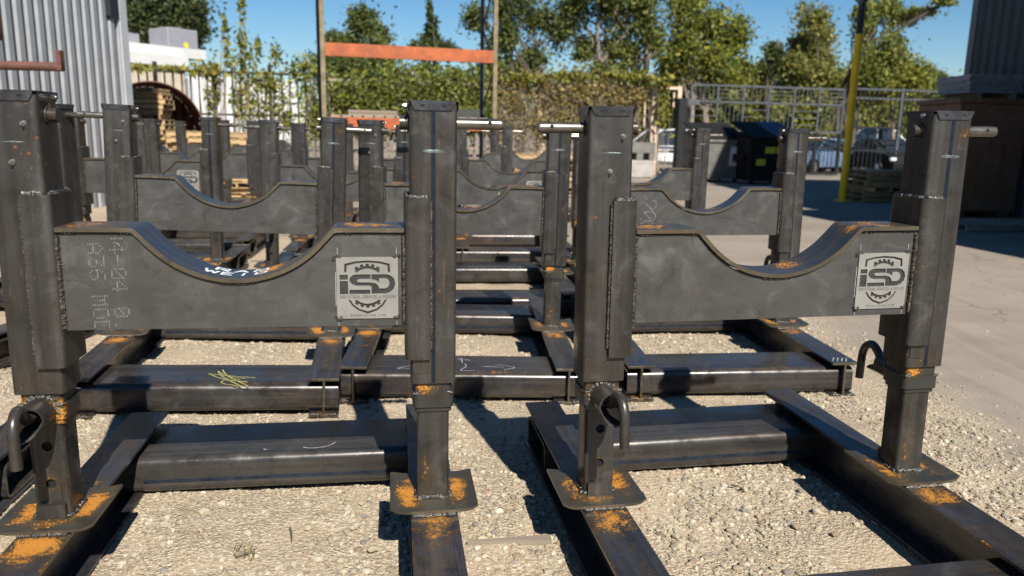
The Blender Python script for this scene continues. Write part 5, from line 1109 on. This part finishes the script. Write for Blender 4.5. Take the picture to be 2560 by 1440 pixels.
vine('leafy creeper hanging in columns on the left fence', [(690, 240, 36, 60), (760, 230, 34, 70), (785, 300, 30, 50), (745, 170, 40, 24), (650, 270, 20, 40), (720, 300, 26, 40), (800, 200, 20, 50), (540, 210, 14, 50), (525, 250, 12, 40)], G1[1:] + [GY[0], GY[1]], .062, -.3, .42)
vine('sparse creeper along the fence rail above the big pipe', [(330, 168, 44, 7), (430, 172, 50, 6), (500, 178, 34, 12), (530, 172, 30, 18), (300, 190, 14, 34)], GY[:2] + GR[:2], .08, -.3, .7)
vine('green vine curtain on the fence behind the rack', [(870, 250, 60, 50), (950, 240, 60, 60), (1040, 250, 60, 60), (1120, 240, 60, 60), (1190, 250, 50, 60), (1100, 300, 70, 40), (920, 290, 60, 40)], G1 + [GY[0]], .06, -.35, 1.0)
vine('dry brown vine mass on the middle fence', [(1270, 240, 44, 50), (1340, 215, 50, 34), (1400, 240, 60, 50), (1460, 250, 50, 60), (1540, 240, 50, 50), (1430, 310, 70, 44), (1330, 310, 60, 44), (1520, 310, 60, 34), (1590, 250, 34, 44), (1250, 320, 40, 40)], GB + [GB[0], GR[1]], .045, -.35, .52, 230, bark='bark', box=(1240, 1600, 200, 360))
vine('thin yellowing creeper trailing over the top of the brown vines', [(1300, 196, 60, 10), (1420, 188, 60, 10), (1560, 192, 70, 10), (1640, 205, 40, 16), (1660, 270, 16, 50)], GY + GR[:2], .075, -.45, 1.0)

# ------------------------------------------------------------------ small things on the gravel
def gpt(u, v, z=0):
    d = px(u, 1.0, v) - Vector((0, 0, CAM_H)); q = Vector((0, 0, CAM_H)) + d * ((z - CAM_H) / d.z); return Vector((q.x, q.y, float(gz(q.x, q.y))))
a, b = gpt(1168, 1368), gpt(1378, 1362); m = MB(); d = (b - a); n_ = Vector((-d.y, d.x, 0)).normalized()
m.add([a + Vector((0, 0, .012)), a + n_ * .008 + Vector((0, 0, .012)), b + n_ * .03 + Vector((0, 0, .016)), b - n_ * .012 + Vector((0, 0, .016)), a - Vector((0, 0, .005)), a + n_ * .008 - Vector((0, 0, .005)), b + n_ * .03 - Vector((0, 0, .005)), b - n_ * .012 - Vector((0, 0, .005))], [(0, 3, 2, 1), (4, 5, 6, 7), (0, 1, 5, 4), (1, 2, 6, 5), (2, 3, 7, 6), (3, 0, 4, 7)])
tag(link('wood_splinter', m.mesh('wood_splinter', M['woodg'], 0)), 'long brown wood splinter on the gravel between the two near stands', 'wood scrap')
for (u0, v0, u1, v1, lab) in ((1825, 1228, 1860, 1240, 'short twig on the gravel inside the right near stand'), (590, 1410, 645, 1400, 'dry twig on the gravel at the bottom of the picture'), (725, 1335, 730, 1370, 'thin dark twig on the gravel below the left cross tube')):
    a, b = gpt(u0, v0), gpt(u1, v1); m = MB(); m.tube([a + Vector((0, 0, .012)), a.lerp(b, .5) + Vector((0, .006, .016)), b + Vector((0, 0, .012))], [.004, .0045, .002], 5); tag(link('twig', m.mesh('twig', M['barkd'])), lab, 'twig', 'twigs on the gravel')
for (u, v, h, lab) in ((8, 905, .12, 'tuft of grass at the left edge beside the nearest post'), (612, 1405, .05, 'small dry grass tuft near the bottom of the picture'), (560, 725, .10, 'grass tuft between the far base beams')):
    g = gpt(u, v); P_ = []; vs = []; fs = []; cols = []
    for k in range(26):
        a_ = random.random() * 6.28; b_ = Vector((random.gauss(0, .025), random.gauss(0, .025), 0)); l_ = h * random.uniform(.5, 1.1); t_ = b_ + Vector((math.cos(a_) * l_ * .5, math.sin(a_) * l_ * .5, l_)); s_ = Vector((-math.sin(a_), math.cos(a_), 0)) * .003
        i = len(vs); vs += [b_ - s_, b_ + s_, b_.lerp(t_, .55) + Vector((0, 0, l_ * .1)) + s_ * .8, b_.lerp(t_, .55) + Vector((0, 0, l_ * .1)) - s_ * .8, t_ + s_ * .2, t_ - s_ * .2]; fs += [(i, i + 1, i + 2, i + 3), (i + 3, i + 2, i + 4, i + 5)]; c_ = random.choice([(.16, .17, .05), (.22, .19, .09), (.26, .21, .10)]); cols += [c_] * 6
    o = link('grass_tuft', npmesh('grass_tuft', np.array([tuple(q) for q in vs]), np.array(fs), M['leaf'], False, np.array(cols)), None, g); tag(o, lab, 'grass', 'grass tufts in the gravel')
p = px(225, 14.9); 
P_ = np.concatenate([clump_pts((px(u, 15.0).x, 15.0 + random.uniform(-.2, .2), .12), (.12, .1, .1), 160, 6, .5) for u in range(170, 300, 14)]); tag(link('weed_strip', leaf_obj(P_, .035, G1, 'weed_strip')), 'strip of low green weeds at the foot of the corrugated wall', 'weeds', kind='stuff')
for o in bpy.data.objects:
    if o.type == 'MESH' and (o.parent or o.name.startswith('grass')) and o.name.split('.')[0] in ('grass_tuft', 'weld_bead', 'tack_weld', 'stencil_dots', 'cap_slot', 'chalk_mark', 'scribe_line', 'marker_text'): o['kind'] = 'stuff'
